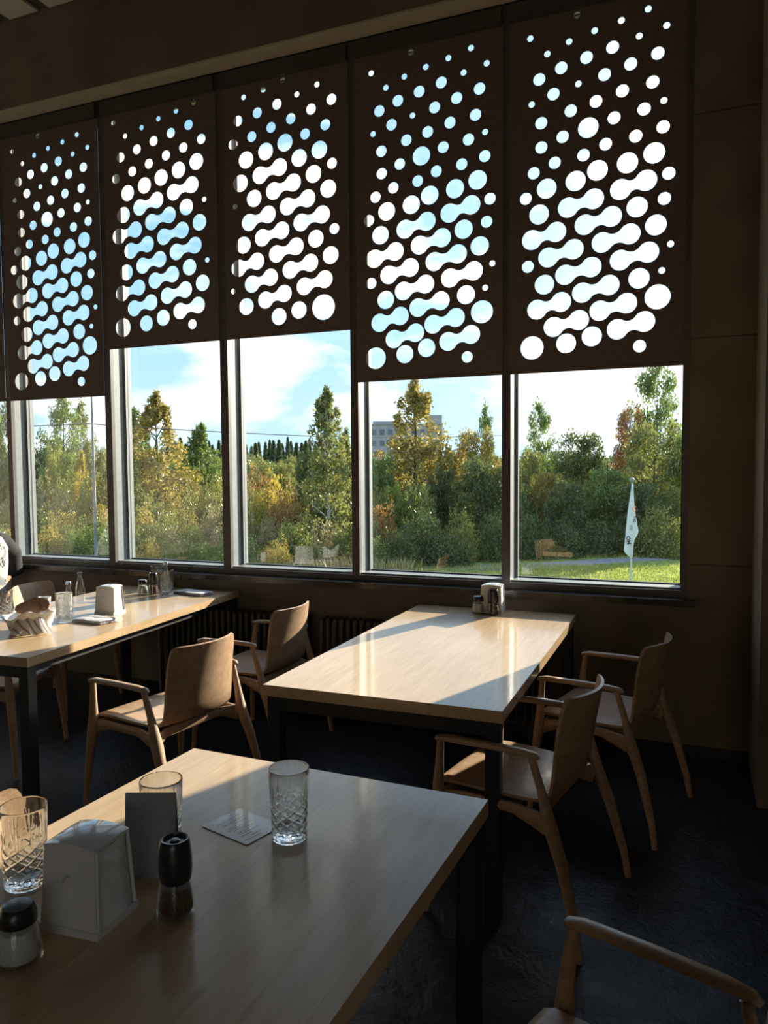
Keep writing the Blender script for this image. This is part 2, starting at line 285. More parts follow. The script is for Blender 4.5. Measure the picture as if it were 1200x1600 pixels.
def loft(bm, pts, radii, n=10, up=(0, 0, 1), caps=True, power=2.0):
    pts = [Vector(p) for p in pts]; rings = []; up = Vector(up)
    for i, p in enumerate(pts):
        t = (pts[min(i+1, len(pts)-1)] - pts[max(i-1, 0)]).normalized()
        s = t.cross(up)
        if s.length < 1e-4: s = t.cross(Vector((1, 0, 0)))
        s.normalize(); u = s.cross(t).normalized()
        r = radii[i]; a, b = (r if hasattr(r, '__len__') else (r, r))
        ring = []
        for k in range(n):
            w = 2*math.pi*k/n; cx, sx = math.cos(w), math.sin(w)
            cx = math.copysign(abs(cx)**(2/power), cx); sx = math.copysign(abs(sx)**(2/power), sx)
            ring.append(bm.verts.new(p + s*(a*cx) + u*(b*sx)))
        rings.append(ring)
    for i in range(len(rings)-1):
        for k in range(n):
            bm.faces.new((rings[i][k], rings[i][(k+1) % n], rings[i+1][(k+1) % n], rings[i+1][k]))
    if caps:
        bm.faces.new(rings[0][::-1]); bm.faces.new(rings[-1])
    return bm
def lathe(bm, prof, n=28, cx=0, cy=0, z0=0, fn=None):
    rings = []
    for (r, z) in prof:
        if r < 1e-6: rings.append([bm.verts.new((cx, cy, z0+z))]); continue
        ring = []
        for k in range(n):
            a = 2*math.pi*k/n; rr = r if fn is None else r + fn(a, z)
            ring.append(bm.verts.new((cx+rr*math.cos(a), cy+rr*math.sin(a), z0+z)))
        rings.append(ring)
    for i in range(len(rings)-1):
        A, B = rings[i], rings[i+1]
        for k in range(n):
            k2 = (k+1) % n
            if len(A) == 1 and len(B) == 1: continue
            if len(A) == 1: bm.faces.new((A[0], B[k2], B[k]))
            elif len(B) == 1: bm.faces.new((A[k], A[k2], B[0]))
            else: bm.faces.new((A[k], A[k2], B[k2], B[k]))
    return bm

# ================================================================== THE ROOM
X0, X1, Y0, YW, ZC = -9.0, 1.9, -7.0, 4.38, 4.8      # inner faces of the room; YW is the window wall
struct('floor', box(BM(), X0-.2, X1+.2, Y0-.2, YW+.25, -0.2, 0.0), M['floor'])
struct('ceiling', box(BM(), X0-.2, X1+.2, Y0-.2, YW+.3, ZC, ZC+0.2), M['ceiling'])
struct('wall_back', box(BM(), X0-.2, X1+.2, Y0-.2, Y0, 0, ZC), M['room_plaster'])
struct('wall_left', box(BM(), X0-.2, X0, Y0, YW+.25, 0, ZC), M['room_plaster'])
b = BM()                                             # right wall, with unseen open bays added to let fill daylight in
box(b, X1, X1+.2, Y0, YW+.25, 0, 0.9); box(b, X1, X1+.2, Y0, YW+.25, 3.5, ZC); box(b, X1, X1+.2, -2.6, YW+.25, 0.9, 3.5)
for k in range(3): box(b, X1, X1+.2, Y0+k*2.0, Y0+.4+k*2.0, 0.9, 3.5)
struct('wall_right', b, M['room_plaster'])
WR, WZ0, WZ1 = -0.032, 0.85, 4.17                    # window band: right jamb, foot, head
b = BM()
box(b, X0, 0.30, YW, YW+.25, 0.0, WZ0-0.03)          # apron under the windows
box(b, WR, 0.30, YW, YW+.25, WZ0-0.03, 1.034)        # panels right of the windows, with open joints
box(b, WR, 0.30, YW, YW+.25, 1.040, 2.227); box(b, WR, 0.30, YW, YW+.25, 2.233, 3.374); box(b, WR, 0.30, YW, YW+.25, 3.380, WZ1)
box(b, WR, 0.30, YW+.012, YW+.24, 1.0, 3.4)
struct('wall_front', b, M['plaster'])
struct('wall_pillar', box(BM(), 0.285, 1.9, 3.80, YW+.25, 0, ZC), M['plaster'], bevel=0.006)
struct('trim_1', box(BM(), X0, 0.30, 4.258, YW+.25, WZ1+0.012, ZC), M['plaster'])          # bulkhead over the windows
struct('trim_2', box(BM(), X0, 0.285, 4.262, YW+.02, WZ1, WZ1+0.012), M['soffit'])    # its underside, made pale to look lit
struct('baseboard_front', box(BM(), X0, 0.285, YW-.018, YW, 0, 0.055), M['sill'])
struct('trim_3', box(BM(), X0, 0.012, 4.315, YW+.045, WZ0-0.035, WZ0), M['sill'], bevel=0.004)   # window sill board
# slatted ceiling panels near the window wall
def ceiling_panel(x, label):
    o = obj('ceiling_panel', box(BM(), x, x+0.262, 2.2, 4.245, ZC-0.02, ZC+0.005), M['panel'], bevel=0.003)
    tag(o, label, 'ceiling panel', 'pale ceiling panels over the window wall')
for x, lab in ((-4.585, 'pale ceiling panel second from the left in the top left corner'), (-4.215, 'pale ceiling panel third from the left, cut by the top edge'), (-4.955, 'pale ceiling panel cut by the left edge of the photo')):
    ceiling_panel(x, lab)

# ------------------------------------------------------------------ windows: mullions at these left/right edges
PIT = 0.9735
MUL = [(-4.944-PIT*2, -4.897-PIT*2), (-4.944-PIT, -4.897-PIT), (-4.944, -4.897), (-3.978, -3.920), (-2.985, -2.925), (-2.017, -1.966), (-1.0496, -0.998), (-0.0626, -0.032)]
YF, YG = 4.42, 4.585
for i in range(len(MUL)-1):
    xl, xr = MUL[i][1], MUL[i+1][0]
    last = (i == len(MUL)-2)
    b = BM(); YM = YF+.032
    box(b, MUL[i][0], xl, YF, YM, WZ0, WZ1)                                    # dark room side of the mullion left of the pane
    if last: box(b, xr, MUL[i+1][1]+.001, YF-.03, YG+.05, WZ0, WZ1)
    box(b, xl-.001, xr+.001, YF, YM, WZ0, WZ0+0.036)                           # bottom rail
    box(b, xl-.001, xr+.001, YF, YM, WZ1-.03, WZ1)                             # head rail
    w = struct('window_%d' % (i+1), b, M['alu'])
    b = BM()                                                                  # pale outer part of the frame
    box(b, MUL[i][0], xl, YM, YG+.05, WZ0, WZ1); box(b, xl-.001, xr+.001, YM, YG+.05, WZ0, WZ0+0.046); box(b, xl-.001, xr+.001, YM, YG+.05, WZ1-.05, WZ1)
    obj('outer_frame', b, M['alulight'], w)
    b = BM()                                                                  # rubber gasket round the glass
    g = 0.007
    for (a0, a1, c0, c1) in ((xl, xl+g, WZ0+.046, WZ1-.05), (xr-g, xr, WZ0+.046, WZ1-.05), (xl, xr, WZ0+.046, WZ0+.046+g), (xl, xr, WZ1-.05-g, WZ1-.05)):
        box(b, a0, a1, YG-.012, YG+.012, c0, c1)
    obj('gasket', b, M['gasket'], w)
    b = BM()                                                                  # slim bead that holds the glass
    for (a0, a1, c0, c1) in ((xl, xl+.016, WZ0+.046, WZ1-.05),):
        box(b, a0, a1, YG-.030, YG-.012, c0, c1)
    obj('glazing_bead', b, M['alulight'], w)
    obj('pane', box(BM(), xl+.002, xr-.002, YG-.003, YG+.003, WZ0+.046, WZ1-.05), M['pane'], w)
    # drops of rain on the outside, thickest near the foot of the pane
    b = BM(); rr = random.Random(i+40)
    for k in range(260):
        u = rr.uniform(xl+.02, xr-.02); z = WZ0+.06 + rr.random()**2.6*0.9; r = rr.uniform(.0012, .0030)
        bmesh.ops.create_icosphere(b, subdivisions=1, radius=r, matrix=Matrix.Translation((u, YG+.0035, z)) @ Matrix.Diagonal((1, .5, rr.uniform(.9, 1.5), 1)))
    o = obj('rain_drops', b, M['bottleglass'], w, smooth='full'); o['kind'] = 'stuff'

# ------------------------------------------------------------------ perforated roller blinds
HOLES_A = [(0.108, 1.857, 'S'), (0.203, 1.754, 'S'), (0.322, 1.796, 'S'), (0.364, 1.928, 'S'), (0.458, 1.825, 'S'), (0.597, 1.848, 'S'), (0.689, 1.748, 'S'), (0.733, 1.877, 'S'), (0.826, 1.773, 'S'), (0.159, 1.625, 'M'), (0.28, 1.664, 'M'), (0.416, 1.692, 'M'), (0.553, 1.718, 'M'), (0.647, 1.612, 'M'), (0.784, 1.64, 'M'), (0.117, 1.496, 'S'), (0.238, 1.531, 'M'), (0.373, 1.561, 'S'), (0.512, 1.583, 'M'), (0.606, 1.48, 'M'), (0.76, 1.497, 'M'), (0.171, 1.385, 'M'), (0.333, 1.424, 'M'), (0.468, 1.45, 'M'), (0.564, 1.346, 'M'), (0.718, 1.365, 'M'), (0.817, 1.391, 'S'), (0.172, 1.252, 'M'), (0.29, 1.291, 'M'), (0.428, 1.317, 'L'), (0.521, 1.214, 'M'), (0.677, 1.231, 'M'), (0.815, 1.256, 'M'), (0.247, 1.157, 'M'), (0.404, 1.174, 'M'), (0.13, 1.117, 'M'), (0.479, 1.081, 'L'), (0.636, 1.097, 'L'), (0.772, 1.128, 'L'), (0.362, 1.041, 'L'), (0.846, 1.011, 'M'), (0.203, 1.022, 'L'), (0.086, 0.982, 'M'), (0.161, 0.885, 'L'), (0.826, 0.883, 'M'), (0.688, 0.857, 'L'), (0.785, 0.75, 'L'), (0.86, 0.642, 'S'), (0.818, 0.507, 'S'), (0.099, 0.601, 'M'), (0.702, 0.477, 'L'), (0.798, 0.37, 'X'), (0.193, 0.492, 'L'), (0.124, 0.142, 'X'), (0.316, 0.155, 'L'), (0.456, 0.184, 'L'), (0.709, 0.114, 'M')]
LINKS_A = [(0.322, 0.902, 0.46, 0.931), (0.602, 0.961, 0.733, 0.991), (0.414, 0.797, 0.555, 0.824), (0.507, 0.69, 0.652, 0.719), (0.604, 0.584, 0.748, 0.611), (0.121, 0.748, 0.257, 0.777), (0.214, 0.641, 0.353, 0.671), (0.309, 0.535, 0.45, 0.563), (0.403, 0.428, 0.546, 0.456), (0.498, 0.321, 0.639, 0.35), (0.592, 0.213, 0.732, 0.244), (0.152, 0.356, 0.287, 0.387), (0.246, 0.251, 0.385, 0.279)]
HOLES_B = [(0.09, 1.572, 'S'), (0.189, 1.465, 'S'), (0.333, 1.499, 'S'), (0.376, 1.641, 'S'), (0.476, 1.533, 'S'), (0.624, 1.559, 'S'), (0.768, 1.59, 'S'), (0.145, 1.326, 'M'), (0.288, 1.359, 'M'), (0.432, 1.392, 'M'), (0.577, 1.422, 'M'), (0.723, 1.451, 'M'), (0.823, 1.342, 'M'), (0.677, 1.309, 'M'), (0.533, 1.28, 'M'), (0.387, 1.246, 'M'), (0.244, 1.216, 'M'), (0.1, 1.185, 'M'), (0.198, 1.073, 'L'), (0.345, 1.105, 'L'), (0.488, 1.138, 'L'), (0.634, 1.167, 'L'), (0.78, 1.201, 'L'), (0.837, 0.944, 'S'), (0.691, 0.913, 'L'), (0.158, 0.928, 'L'), (0.795, 0.798, 'L'), (0.852, 0.542, 'S'), (0.707, 0.509, 'L'), (0.811, 0.394, 'L'), (0.171, 0.528, 'L'), (0.721, 0.124, 'M'), (0.479, 0.187, 'L'), (0.334, 0.159, 'L'), (0.129, 0.145, 'X')]
LINKS_B = [(0.3, 0.961, 0.447, 0.992), (0.59, 1.025, 0.738, 1.054), (0.399, 0.849, 0.548, 0.878), (0.499, 0.737, 0.652, 0.764), (0.602, 0.623, 0.754, 0.651), (0.113, 0.785, 0.259, 0.815), (0.213, 0.673, 0.358, 0.703), (0.314, 0.56, 0.46, 0.589), (0.417, 0.447, 0.564, 0.476), (0.128, 0.385, 0.275, 0.413), (0.231, 0.272, 0.377, 0.301), (0.518, 0.334, 0.668, 0.362), (0.622, 0.221, 0.77, 0.249)]
HOLES_C = [(0.163, 1.551, 'S'), (0.311, 1.572, 'S'), (0.455, 1.604, 'S'), (0.555, 1.497, 'S'), (0.698, 1.531, 'S'), (0.117, 1.409, 'M'), (0.264, 1.435, 'M'), (0.41, 1.463, 'M'), (0.509, 1.356, 'M'), (0.654, 1.389, 'M'), (0.797, 1.423, 'M'), (0.364, 1.326, 'M'), (0.22, 1.292, 'M'), (0.076, 1.265, 'M'), (0.61, 1.244, 'M'), (0.753, 1.277, 'M'), (0.464, 1.214, 'L'), (0.321, 1.182, 'L'), (0.174, 1.151, 'L'), (0.565, 1.103, 'L'), (0.709, 1.131, 'L'), (0.796, 1.035, 'M'), (0.666, 0.989, 'L'), (0.768, 0.884, 'L'), (0.129, 1.008, 'L'), (0.23, 0.897, 'L'), (0.085, 0.864, 'S'), (0.144, 0.607, 'L'), (0.808, 0.633, 'M'), (0.677, 0.587, 'L'), (0.78, 0.473, 'L'), (0.058, 0.314, 'S'), (0.158, 0.206, 'L'), (0.403, 0.121, 'L'), (0.55, 0.151, 'L'), (0.726, 0.154, 'Y')]
LINKS_C = [(0.277, 1.038, 0.422, 1.068), (0.376, 0.924, 0.52, 0.957), (0.476, 0.813, 0.622, 0.844), (0.574, 0.7, 0.723, 0.731), (0.19, 0.748, 0.334, 0.781), (0.287, 0.638, 0.432, 0.668), (0.391, 0.523, 0.534, 0.555), (0.49, 0.411, 0.636, 0.441), (0.591, 0.297, 0.736, 0.328), (0.104, 0.461, 0.243, 0.492), (0.204, 0.348, 0.343, 0.379), (0.304, 0.236, 0.443, 0.266)]
RAD = {'S': .0175, 'M': .0335, 'L': .0548, 'X': .0660, 'Y': .080}
def circle_pts(x, z, r, n=28): return [(x+r*math.cos(2*math.pi*k/n), z+r*math.sin(2*math.pi*k/n)) for k in range(n)]
def peanut_pts(x0, z0, x1, z1, r=.0555, neck=.027):
    c = Vector(((x0+x1)/2, (z0+z1)/2)); ax = Vector((x1-x0, z1-z0)); D = ax.length/2; ax.normalize(); pe = Vector((-ax.y, ax.x))
    rf = (D*D + neck*neck - r*r)/(2*(r-neck)); h = neck+rf          # fillet circle centre at +-h on the perpendicular
    a1 = math.atan2(h, -D)                                          # angle from right circle centre to the upper fillet centre
    pts = []
    n = 16; a = math.pi - math.atan2(h, D)
    for k in range(n*2+1):                                          # right lobe
        t = -a + 2*a*k/(n*2); pts.append((D + r*math.cos(t), r*math.sin(t)))
    s0 = math.atan2(-h, D)                                          # upper fillet: from right tangent to left tangent
    s1 = -math.pi - s0
    for k in range(1, 8):
        t = s0 + (s1-s0)*k/8; pts.append((rf*math.cos(t), h + rf*math.sin(t)))
    full = pts + [(-x, -y) for x, y in pts]
    return [tuple(c + ax*x + pe*y) for x, y in full]
def fabric(holes, links, width, top):
    cu = bpy.data.curves.new('fabric', 'CURVE'); cu.dimensions = '2D'; cu.fill_mode = 'BOTH'; cu.extrude = 0.0004
    def spl(pts):
        s = cu.splines.new('POLY'); s.points.add(len(pts)-1); s.use_cyclic_u = True
        for k, p in enumerate(pts): s.points[k].co = (p[0], p[1], 0, 1)
    spl([(0, 0), (width, 0), (width, top), (0, top)])
    for x, z, k in holes:
        if z + RAD[k] < top: spl(circle_pts(x, z, RAD[k]))
    for l in links: spl(peanut_pts(*l))
    o = bpy.data.objects.new('tmp', cu); C.objects.link(o)
    dg = bpy.context.evaluated_depsgraph_get(); dg.update()
    me = bpy.data.meshes.new_from_object(o.evaluated_get(dg)); bpy.data.objects.remove(o)
    me.transform(Matrix.Rotation(math.pi/2, 4, 'X'))                # stand it up: curve y becomes z
    me.materials.clear(); me.materials.append(M['blind']); me.update()
    return me
YB = 4.416
FA = {}
def blind(i, kind, label):
    xl, xr = MUL[i][1], MUL[i+1][0]
    z0 = {'A': 2.10, 'B': 2.43, 'C': 2.43}[kind]; top = WZ1 - 0.10 - z0; w = xr-xl
    h, l = {'A': (HOLES_A, LINKS_A), 'B': (HOLES_B, LINKS_B), 'C': (HOLES_C, LINKS_C)}[kind]
    key = (kind, round(w, 2))
    if key not in FA: FA[key] = fabric([(x+.003, z, k) for x, z, k in h], [(a+.003, b_, c+.003, d) for a, b_, c, d in l], w+.006, top)
    t = thing('roller_blind', label, 'blind', (xl-.003, YB, z0), 0, 'perforated brown roller blinds on the window wall')
    fb = link('fabric', FA[key], None, t)
    b = BM(); box(b, .004, w+.002, -.025, .030, top-.01, top+.085); obj('blind_box', b, M['blindbox'], t, bevel=.008)
    b = BM(); loft(b, [(.0, 0, .008), (w+.006, 0, .008)], [(.003, .010)]*2, 8); obj('bottom_bar', b, M['blind'], fb)
blind(1, 'A', 'brown perforated roller blind cut by the left edge of the photo')
blind(2, 'A', 'brown perforated roller blind over the window behind the person, hanging low')
blind(3, 'B', 'brown perforated roller blind drawn higher, second whole one from the left')
blind(4, 'C', 'middle brown roller blind, drawn higher, with one extra large hole at lower right')
blind(5, 'A', 'brown perforated roller blind hanging low over the second window from the right')
blind(6, 'A', 'brown perforated roller blind hanging low over the rightmost window beside the bare wall')

# ------------------------------------------------------------------ radiators under the windows
def radiator(x0, n, label):
    t = thing('radiator', label, 'radiator', (x0, 4.30, 0.0), 0, 'column radiators under the windows')
    for k in range(n):
        b = BM(); x = k*0.046+.02
        for y in (-.035, .035):
            loft(b, [(x, y, .09), (x, y, .10), (x, y, .60), (x, y, .62)], [(.010, .010), (.0135, .0135), (.0135, .0135), (.009, .009)], 8)
        loft(b, [(x, -.045, .61), (x, .045, .61)], [(.017, .018)]*2, 8); loft(b, [(x, -.045, .115), (x, .045, .115)], [(.017, .018)]*2, 8)
        obj('column', b, M['radiator'], t, smooth=True)
    for y in (0,):
        for z in (.115, .60):
            b = BM(); loft(b, [(0, y, z), (n*0.046-.006, y, z)], [(.013, .013)]*2, 10); obj('header_pipe', b, M['radiator'], t, smooth=True)
    for x in (.09, n*.046-.09):
        obj('foot', box(BM(), x-.012, x+.012, -.04, .04, 0, .12), M['radiator'], t)
radiator(-3.42, 25, 'dark column radiator under the window behind the left table')
radiator(-2.18, 31, 'dark column radiator under the windows behind the middle table')
b = BM(); loft(b, [(-3.47, 4.33, .60), (-3.47, 4.33, .28)], [.009]*2, 10); loft(b, [(-3.47, 4.33, .60), (-3.41, 4.31, .60)], [.009]*2, 10)
loft(b, [(-3.47, 4.33, .30), (-3.47, 4.33, 0.0)], [.009]*2, 10)
tag(obj('heating_pipe', b, M['polemetal'], smooth=True), 'thin vertical heating pipe at the left end of the left radiator', 'pipe')

# ================================================================== FURNITURE
def make_table(label, loc, rz, w, l, wood=None, group='oak topped restaurant tables'):
    """origin at the middle of the far short side on the floor; runs towards -y"""
    t = thing('dining_table', label, 'table', loc, rz, group)
    top = obj('tabletop', box(BM(), -w/2, w/2, -l, 0, .708, .75), wood or M['tablewood'], t, bevel=.003)
    s = .05; i = .012
    for (x, y) in ((-w/2+i, -i-s), (w/2-i-s, -i-s), (-w/2+i, -l+i), (w/2-i-s, -l+i)):
        obj('leg', box(BM(), x, x+s, y, y+s, 0, .7079), M['steel'], t, bevel=.002)
    b = BM(); z0, z1 = .655, .7079
    box(b, -w/2+i+s, w/2-i-s, -i-s, -i, z0, z1); box(b, -w/2+i+s, w/2-i-s, -l+i, -l+i+s, z0, z1)
    box(b, -w/2+i+s*.5, -w/2+i+s, -l+i+s, -i-s, z0+.012, z1); box(b, w/2-i-s, w/2-i-s*.5, -l+i+s, -i-s, z0+.012, z1)
    obj('apron_frame', b, M['steel'], t)
    return t
make_table('empty pale oak table in the middle, in front of the right windows', (-1.052, 4.262, 0), math.radians(0.4), .915, 1.80)
make_table('nearest pale oak table, in the foreground, with tumblers and a standing grey card', (-0.898, 1.800, 0), math.radians(1.9*-1), .885, 1.85)
make_table('pale oak table at the left, laid with a bread basket, bottles and folded napkins', (-3.275, 4.31, 0), math.radians(4.4), .92, 1.90)

def shell_rows():
    """profile of the bent shell: (y, z, half width, side lift, edge forward) front of the seat to top of the back"""
    return [(.262, .438, .205, .0, 0), (.255, .447, .222, .0, 0), (.235, .452, .228, .002, 0), (.17, .453, .230, .004, 0), (.08, .449, .229, .006, 0), (0, .444, .226, .008, .0), (-.07, .440, .220, .010, .006),
            (-.125, .443, .214, .008, .014), (-.160, .455, .211, .004, .022), (-.184, .480, .207, 0, .030), (-.197, .52, .205, 0, .036), (-.208, .57, .204, 0, .042), (-.219, .63, .203, 0, .048), (-.230, .69, .202, 0, .052), (-.241, .745, .200, 0, .054), (-.248, .778, .194, 0, .054), (-.252, .793, .186, 0, .052), (-.254, .800, .172, 0, .047)]
def shell_part(i0, i1, th=.011, n=14):
    rows = shell_rows(); b = BM(); G = []
    for i in range(i0, i1+1):
        y, z, w, lift, fwd = rows[i]
        ta = Vector((rows[min(i+1, len(rows)-1)][0]-rows[max(i-1, 0)][0], rows[min(i+1, len(rows)-1)][1]-rows[max(i-1, 0)][1])).normalized()
        no = Vector((ta.y, -ta.x))                       # (y,z) normal, points to the sitter side
        if no.y < 0 and i < 8: no = -no
        if i >= 8 and no.x < 0: no = -no
        up, dn = [], []
        for k in range(n+1):
            u = -1+2*k/n; x = w*u; q2 = u*u
            yy = y + fwd*q2; zz = z + lift*q2
            up.append(b.verts.new((x, yy+no.x*th/2, zz+no.y*th/2))); dn.append(b.verts.new((x, yy-no.x*th/2, zz-no.y*th/2)))
        G.append((up, dn))
    for i in range(len(G)-1):
        for k in range(n):
            b.faces.new((G[i][0][k], G[i][0][k+1], G[i+1][0][k+1], G[i+1][0][k])); b.faces.new((G[i][1][k+1], G[i][1][k], G[i+1][1][k], G[i+1][1][k+1]))
        for k in (0, n):
            b.faces.new((G[i][0][k], G[i+1][0][k], G[i+1][1][k], G[i][1][k]))
    for g in (G[0], G[-1]):
        for k in range(n): b.faces.new((g[0][k], g[0][k+1], g[1][k+1], g[1][k]))
    return b
def make_chair(label, loc, rz, group):
    t = thing('armchair', label, 'chair', loc, rz, group); w = M['chairwood']
    obj('seat', shell_part(0, 8), w, t, smooth=True); obj('backrest', shell_part(8, 17), w, t, smooth=True)
    for s in (-1, 1):
        b = BM(); loft(b, [(s*.292, .268, 0), (s*.286, .262, .10), (s*.272, .246, .30), (s*.264, .236, .40), (s*.262, .233, .45), (s*.266, .226, .54), (s*.272, .218, .618)],
                       [(.0115, .0125), (.014, .015), (.0195, .0215), (.0215, .025), (.020, .022), (.0145, .0165), (.0125, .0135)], 12, up=(1, 0, 0)); obj('leg', b, w, t, smooth=True)
        b = BM(); loft(b, [(s*.300, -.285, 0), (s*.293, -.270, .10), (s*.277, -.218, .29), (s*.267, -.180, .39), (s*.266, -.168, .43), (s*.269, -.145, .52), (s*.274, -.115, .618)],
                       [(.0115, .0130), (.0145, .016), (.020, .0235), (.0215, .030), (.019, .026), (.0135, .0165), (.0115, .0130)], 12, up=(1, 0, 0)); obj('leg', b, w, t, smooth=True)
        b = BM(); loft(b, [(s*.273, .236, .616), (s*.273, .232, .622), (s*.274, .200, .628), (s*.276, .05, .632), (s*.277, -.08, .632), (s*.276, -.128, .628), (s*.275, -.142, .620)],
                       [(.008, .006), (.0155, .009), (.0185, .0115), (.0185, .0115), (.0175, .0110), (.0150, .010), (.008, .006)], 12, power=2.6); obj('armrest', b, w, t, smooth=True)
        b = BM(); loft(b, [(s*.250, .228, .405), (s*.244, .14, .424), (s*.240, -.04, .422), (s*.252, -.170, .392)], [(.013, .032), (.013, .018), (.013, .018), (.013, .034)], 10, power=4); obj('side_rail', b, w, t, smooth=True)
    b = BM(); loft(b, [(-.255, .215, .405), (-.16, .205, .424), (.16, .205, .424), (.255, .215, .405)], [(.011, .032), (.011, .020), (.011, .020), (.011, .032)], 10, power=4); obj('front_rail', b, w, t, smooth=True)
    b = BM(); loft(b, [(-.255, -.150, .392), (-.17, -.125, .415), (.17, -.125, .415), (.255, -.150, .392)], [(.011, .036), (.011, .020), (.011, .020), (.011, .036)], 10, power=4); obj('rear_rail', b, w, t, smooth=True)
    return t
CG = 'pale wooden armchairs round the tables'
def face(fx, fy): return math.atan2(fy, fx) - math.pi/2
ch0 = make_chair('pale wooden armchair at the middle table, on the right near side, sun patch on seat', (-0.545, 2.725, 0), face(-.985, .17), CG)
def chair(x, y, f, label): return dup(ch0, (x, y, 0), face(*f), label, CG)
chair(-0.342, 3.580, (-.976, .217), 'pale wooden armchair at the middle table, farther right, next to the bare wall')
chair(-2.222, 2.865, (-.987, .16), 'pale wooden armchair with its lit back turned to us, beside the left table')
chair(-2.275, 3.735, (-1, .03), 'pale wooden armchair between the radiator and the left end of the middle table')
chair(-0.104, 1.223, (-.94, .34), 'pale wooden armchair at the bottom right corner, only its armrest and seat edge in view')
chair(-1.262, 1.22, (.95, .31), 'pale wooden armchair at the left side of the nearest table, rounded back top in sun')
chair(-3.51, 2.98, (.93, .36), 'pale wooden armchair pushed under the left table, near end, behind the black leg')
chair(-3.93, 3.87, (.99, .12), 'pale wooden armchair at the far left corner of the left table, back facing the window')
chair(-4.80, 3.91, (-.99, -.1), 'pale wooden armchair the person in black sleeves sits on')

# ================================================================== THINGS ON THE TABLES
TZ = .75
def tumbler(label, x, y, z=TZ, group='cut crystal tumblers'):
    H_, r0, r1 = .158, .0385, .0445
    def cut(a, z_):
        d = 0
        if .012 < z_ < .098:                                  # crossing diagonal cuts in the lower part
            fade = min(1, (z_-.012)/.006) * min(1, (.098-z_)/.02)
            u1 = (a*8/ math.pi + z_*95) % 2 - 1; u2 = (a*8/math.pi - z_*95) % 2 - 1
            d -= .0015*fade*max(0, 1-abs(u1)/.26); d -= .0015*fade*max(0, 1-abs(u2)/.26)
        if .07 < z_ < .133:                                   # long feather cuts above them
            s = (z_-.07)/.063; w = (a*8/math.pi) % 2 - 1
            for c in (-.55, 0, .55):
                d -= .0011*max(0, 1-abs(w - c*(0.25+s))/(.12*(1-s)+.05)) * (1-s)**.4 * min(1, (z_-.07)/.012)
        if z_ <= .014: d -= .0010*(0.5+0.5*math.cos(a*24))
        return d
    n = 192; b = BM(); prof_o = [(r0*.86, 0), (r0*.96, .0012), (r0, .004)] + [(r0+(r1-r0)*(k/96), .004+(H_-.006)*k/96) for k in range(1, 97)] + [(r1-.0006, H_)]
    prof_i = [(r1-.0022, H_), (r1-.0028, H_-.002)] + [(r1-.003-(r1-r0)*k/8 - .0012*k/8, H_-.002-(H_-.026)*k/8) for k in range(1, 9)] + [(r0*.74, .021), (r0*.4, .0195), (0, .019)]
    rings = []
    def ring(r, zz, f):
        if r == 0: return [b.verts.new((0, 0, zz))]
        return [b.verts.new(((r+(f(2*math.pi*k/n, zz) if f else 0))*math.cos(2*math.pi*k/n), (r+(f(2*math.pi*k/n, zz) if f else 0))*math.sin(2*math.pi*k/n), zz)) for k in range(n)]
    rings.append([b.verts.new((0, 0, .003))]); rings.append(ring(r0*.6, .0022, None))
    for r, zz in prof_o: rings.append(ring(r, zz, cut))
    for r, zz in prof_i: rings.append(ring(r, zz, None))
    for i in range(len(rings)-1):
        A, B = rings[i], rings[i+1]
        for k in range(n):
            k2 = (k+1) % n
            if len(A) == 1: b.faces.new((A[0], B[k2], B[k]))
            elif len(B) == 1: b.faces.new((A[k], A[k2], B[0]))
            else: b.faces.new((A[k], A[k2], B[k2], B[k]))
    o = obj('tumbler', b, M['glass'], smooth=True); o.location = (x, y, z+.0005)
    return tag(o, label, 'glass', group)
TG = 'cut crystal tumblers'
tm = tumbler('cut crystal tumbler standing alone beside the white printed note on the nearest table', -.814, 1.438)
def more_tumbler(x, y, label):
    o = dup(tm, (x, y, TZ+.0005), R_.random(), label, TG); return o
more_tumbler(-1.035, 1.285, 'cut crystal tumbler behind the standing grey card on the nearest table')
more_tumbler(-1.206, 1.084, 'cut crystal tumbler at the left edge of the nearest table, beside the napkin dispenser')
more_tumbler(-3.115, 3.112, 'cut crystal tumbler between the bread basket and the napkin dispenser on the left table')
more_tumbler(-3.172, 4.045, 'cut crystal tumbler with a bright rim beside the far folded napkin on the left table')
more_tumbler(-3.385, 4.215, 'cut crystal tumbler at the window end of the left table, behind the dark grinder')
more_tumbler(-3.50, 3.07, 'cut crystal tumbler left of the bread basket, cut by the left edge of the photo')

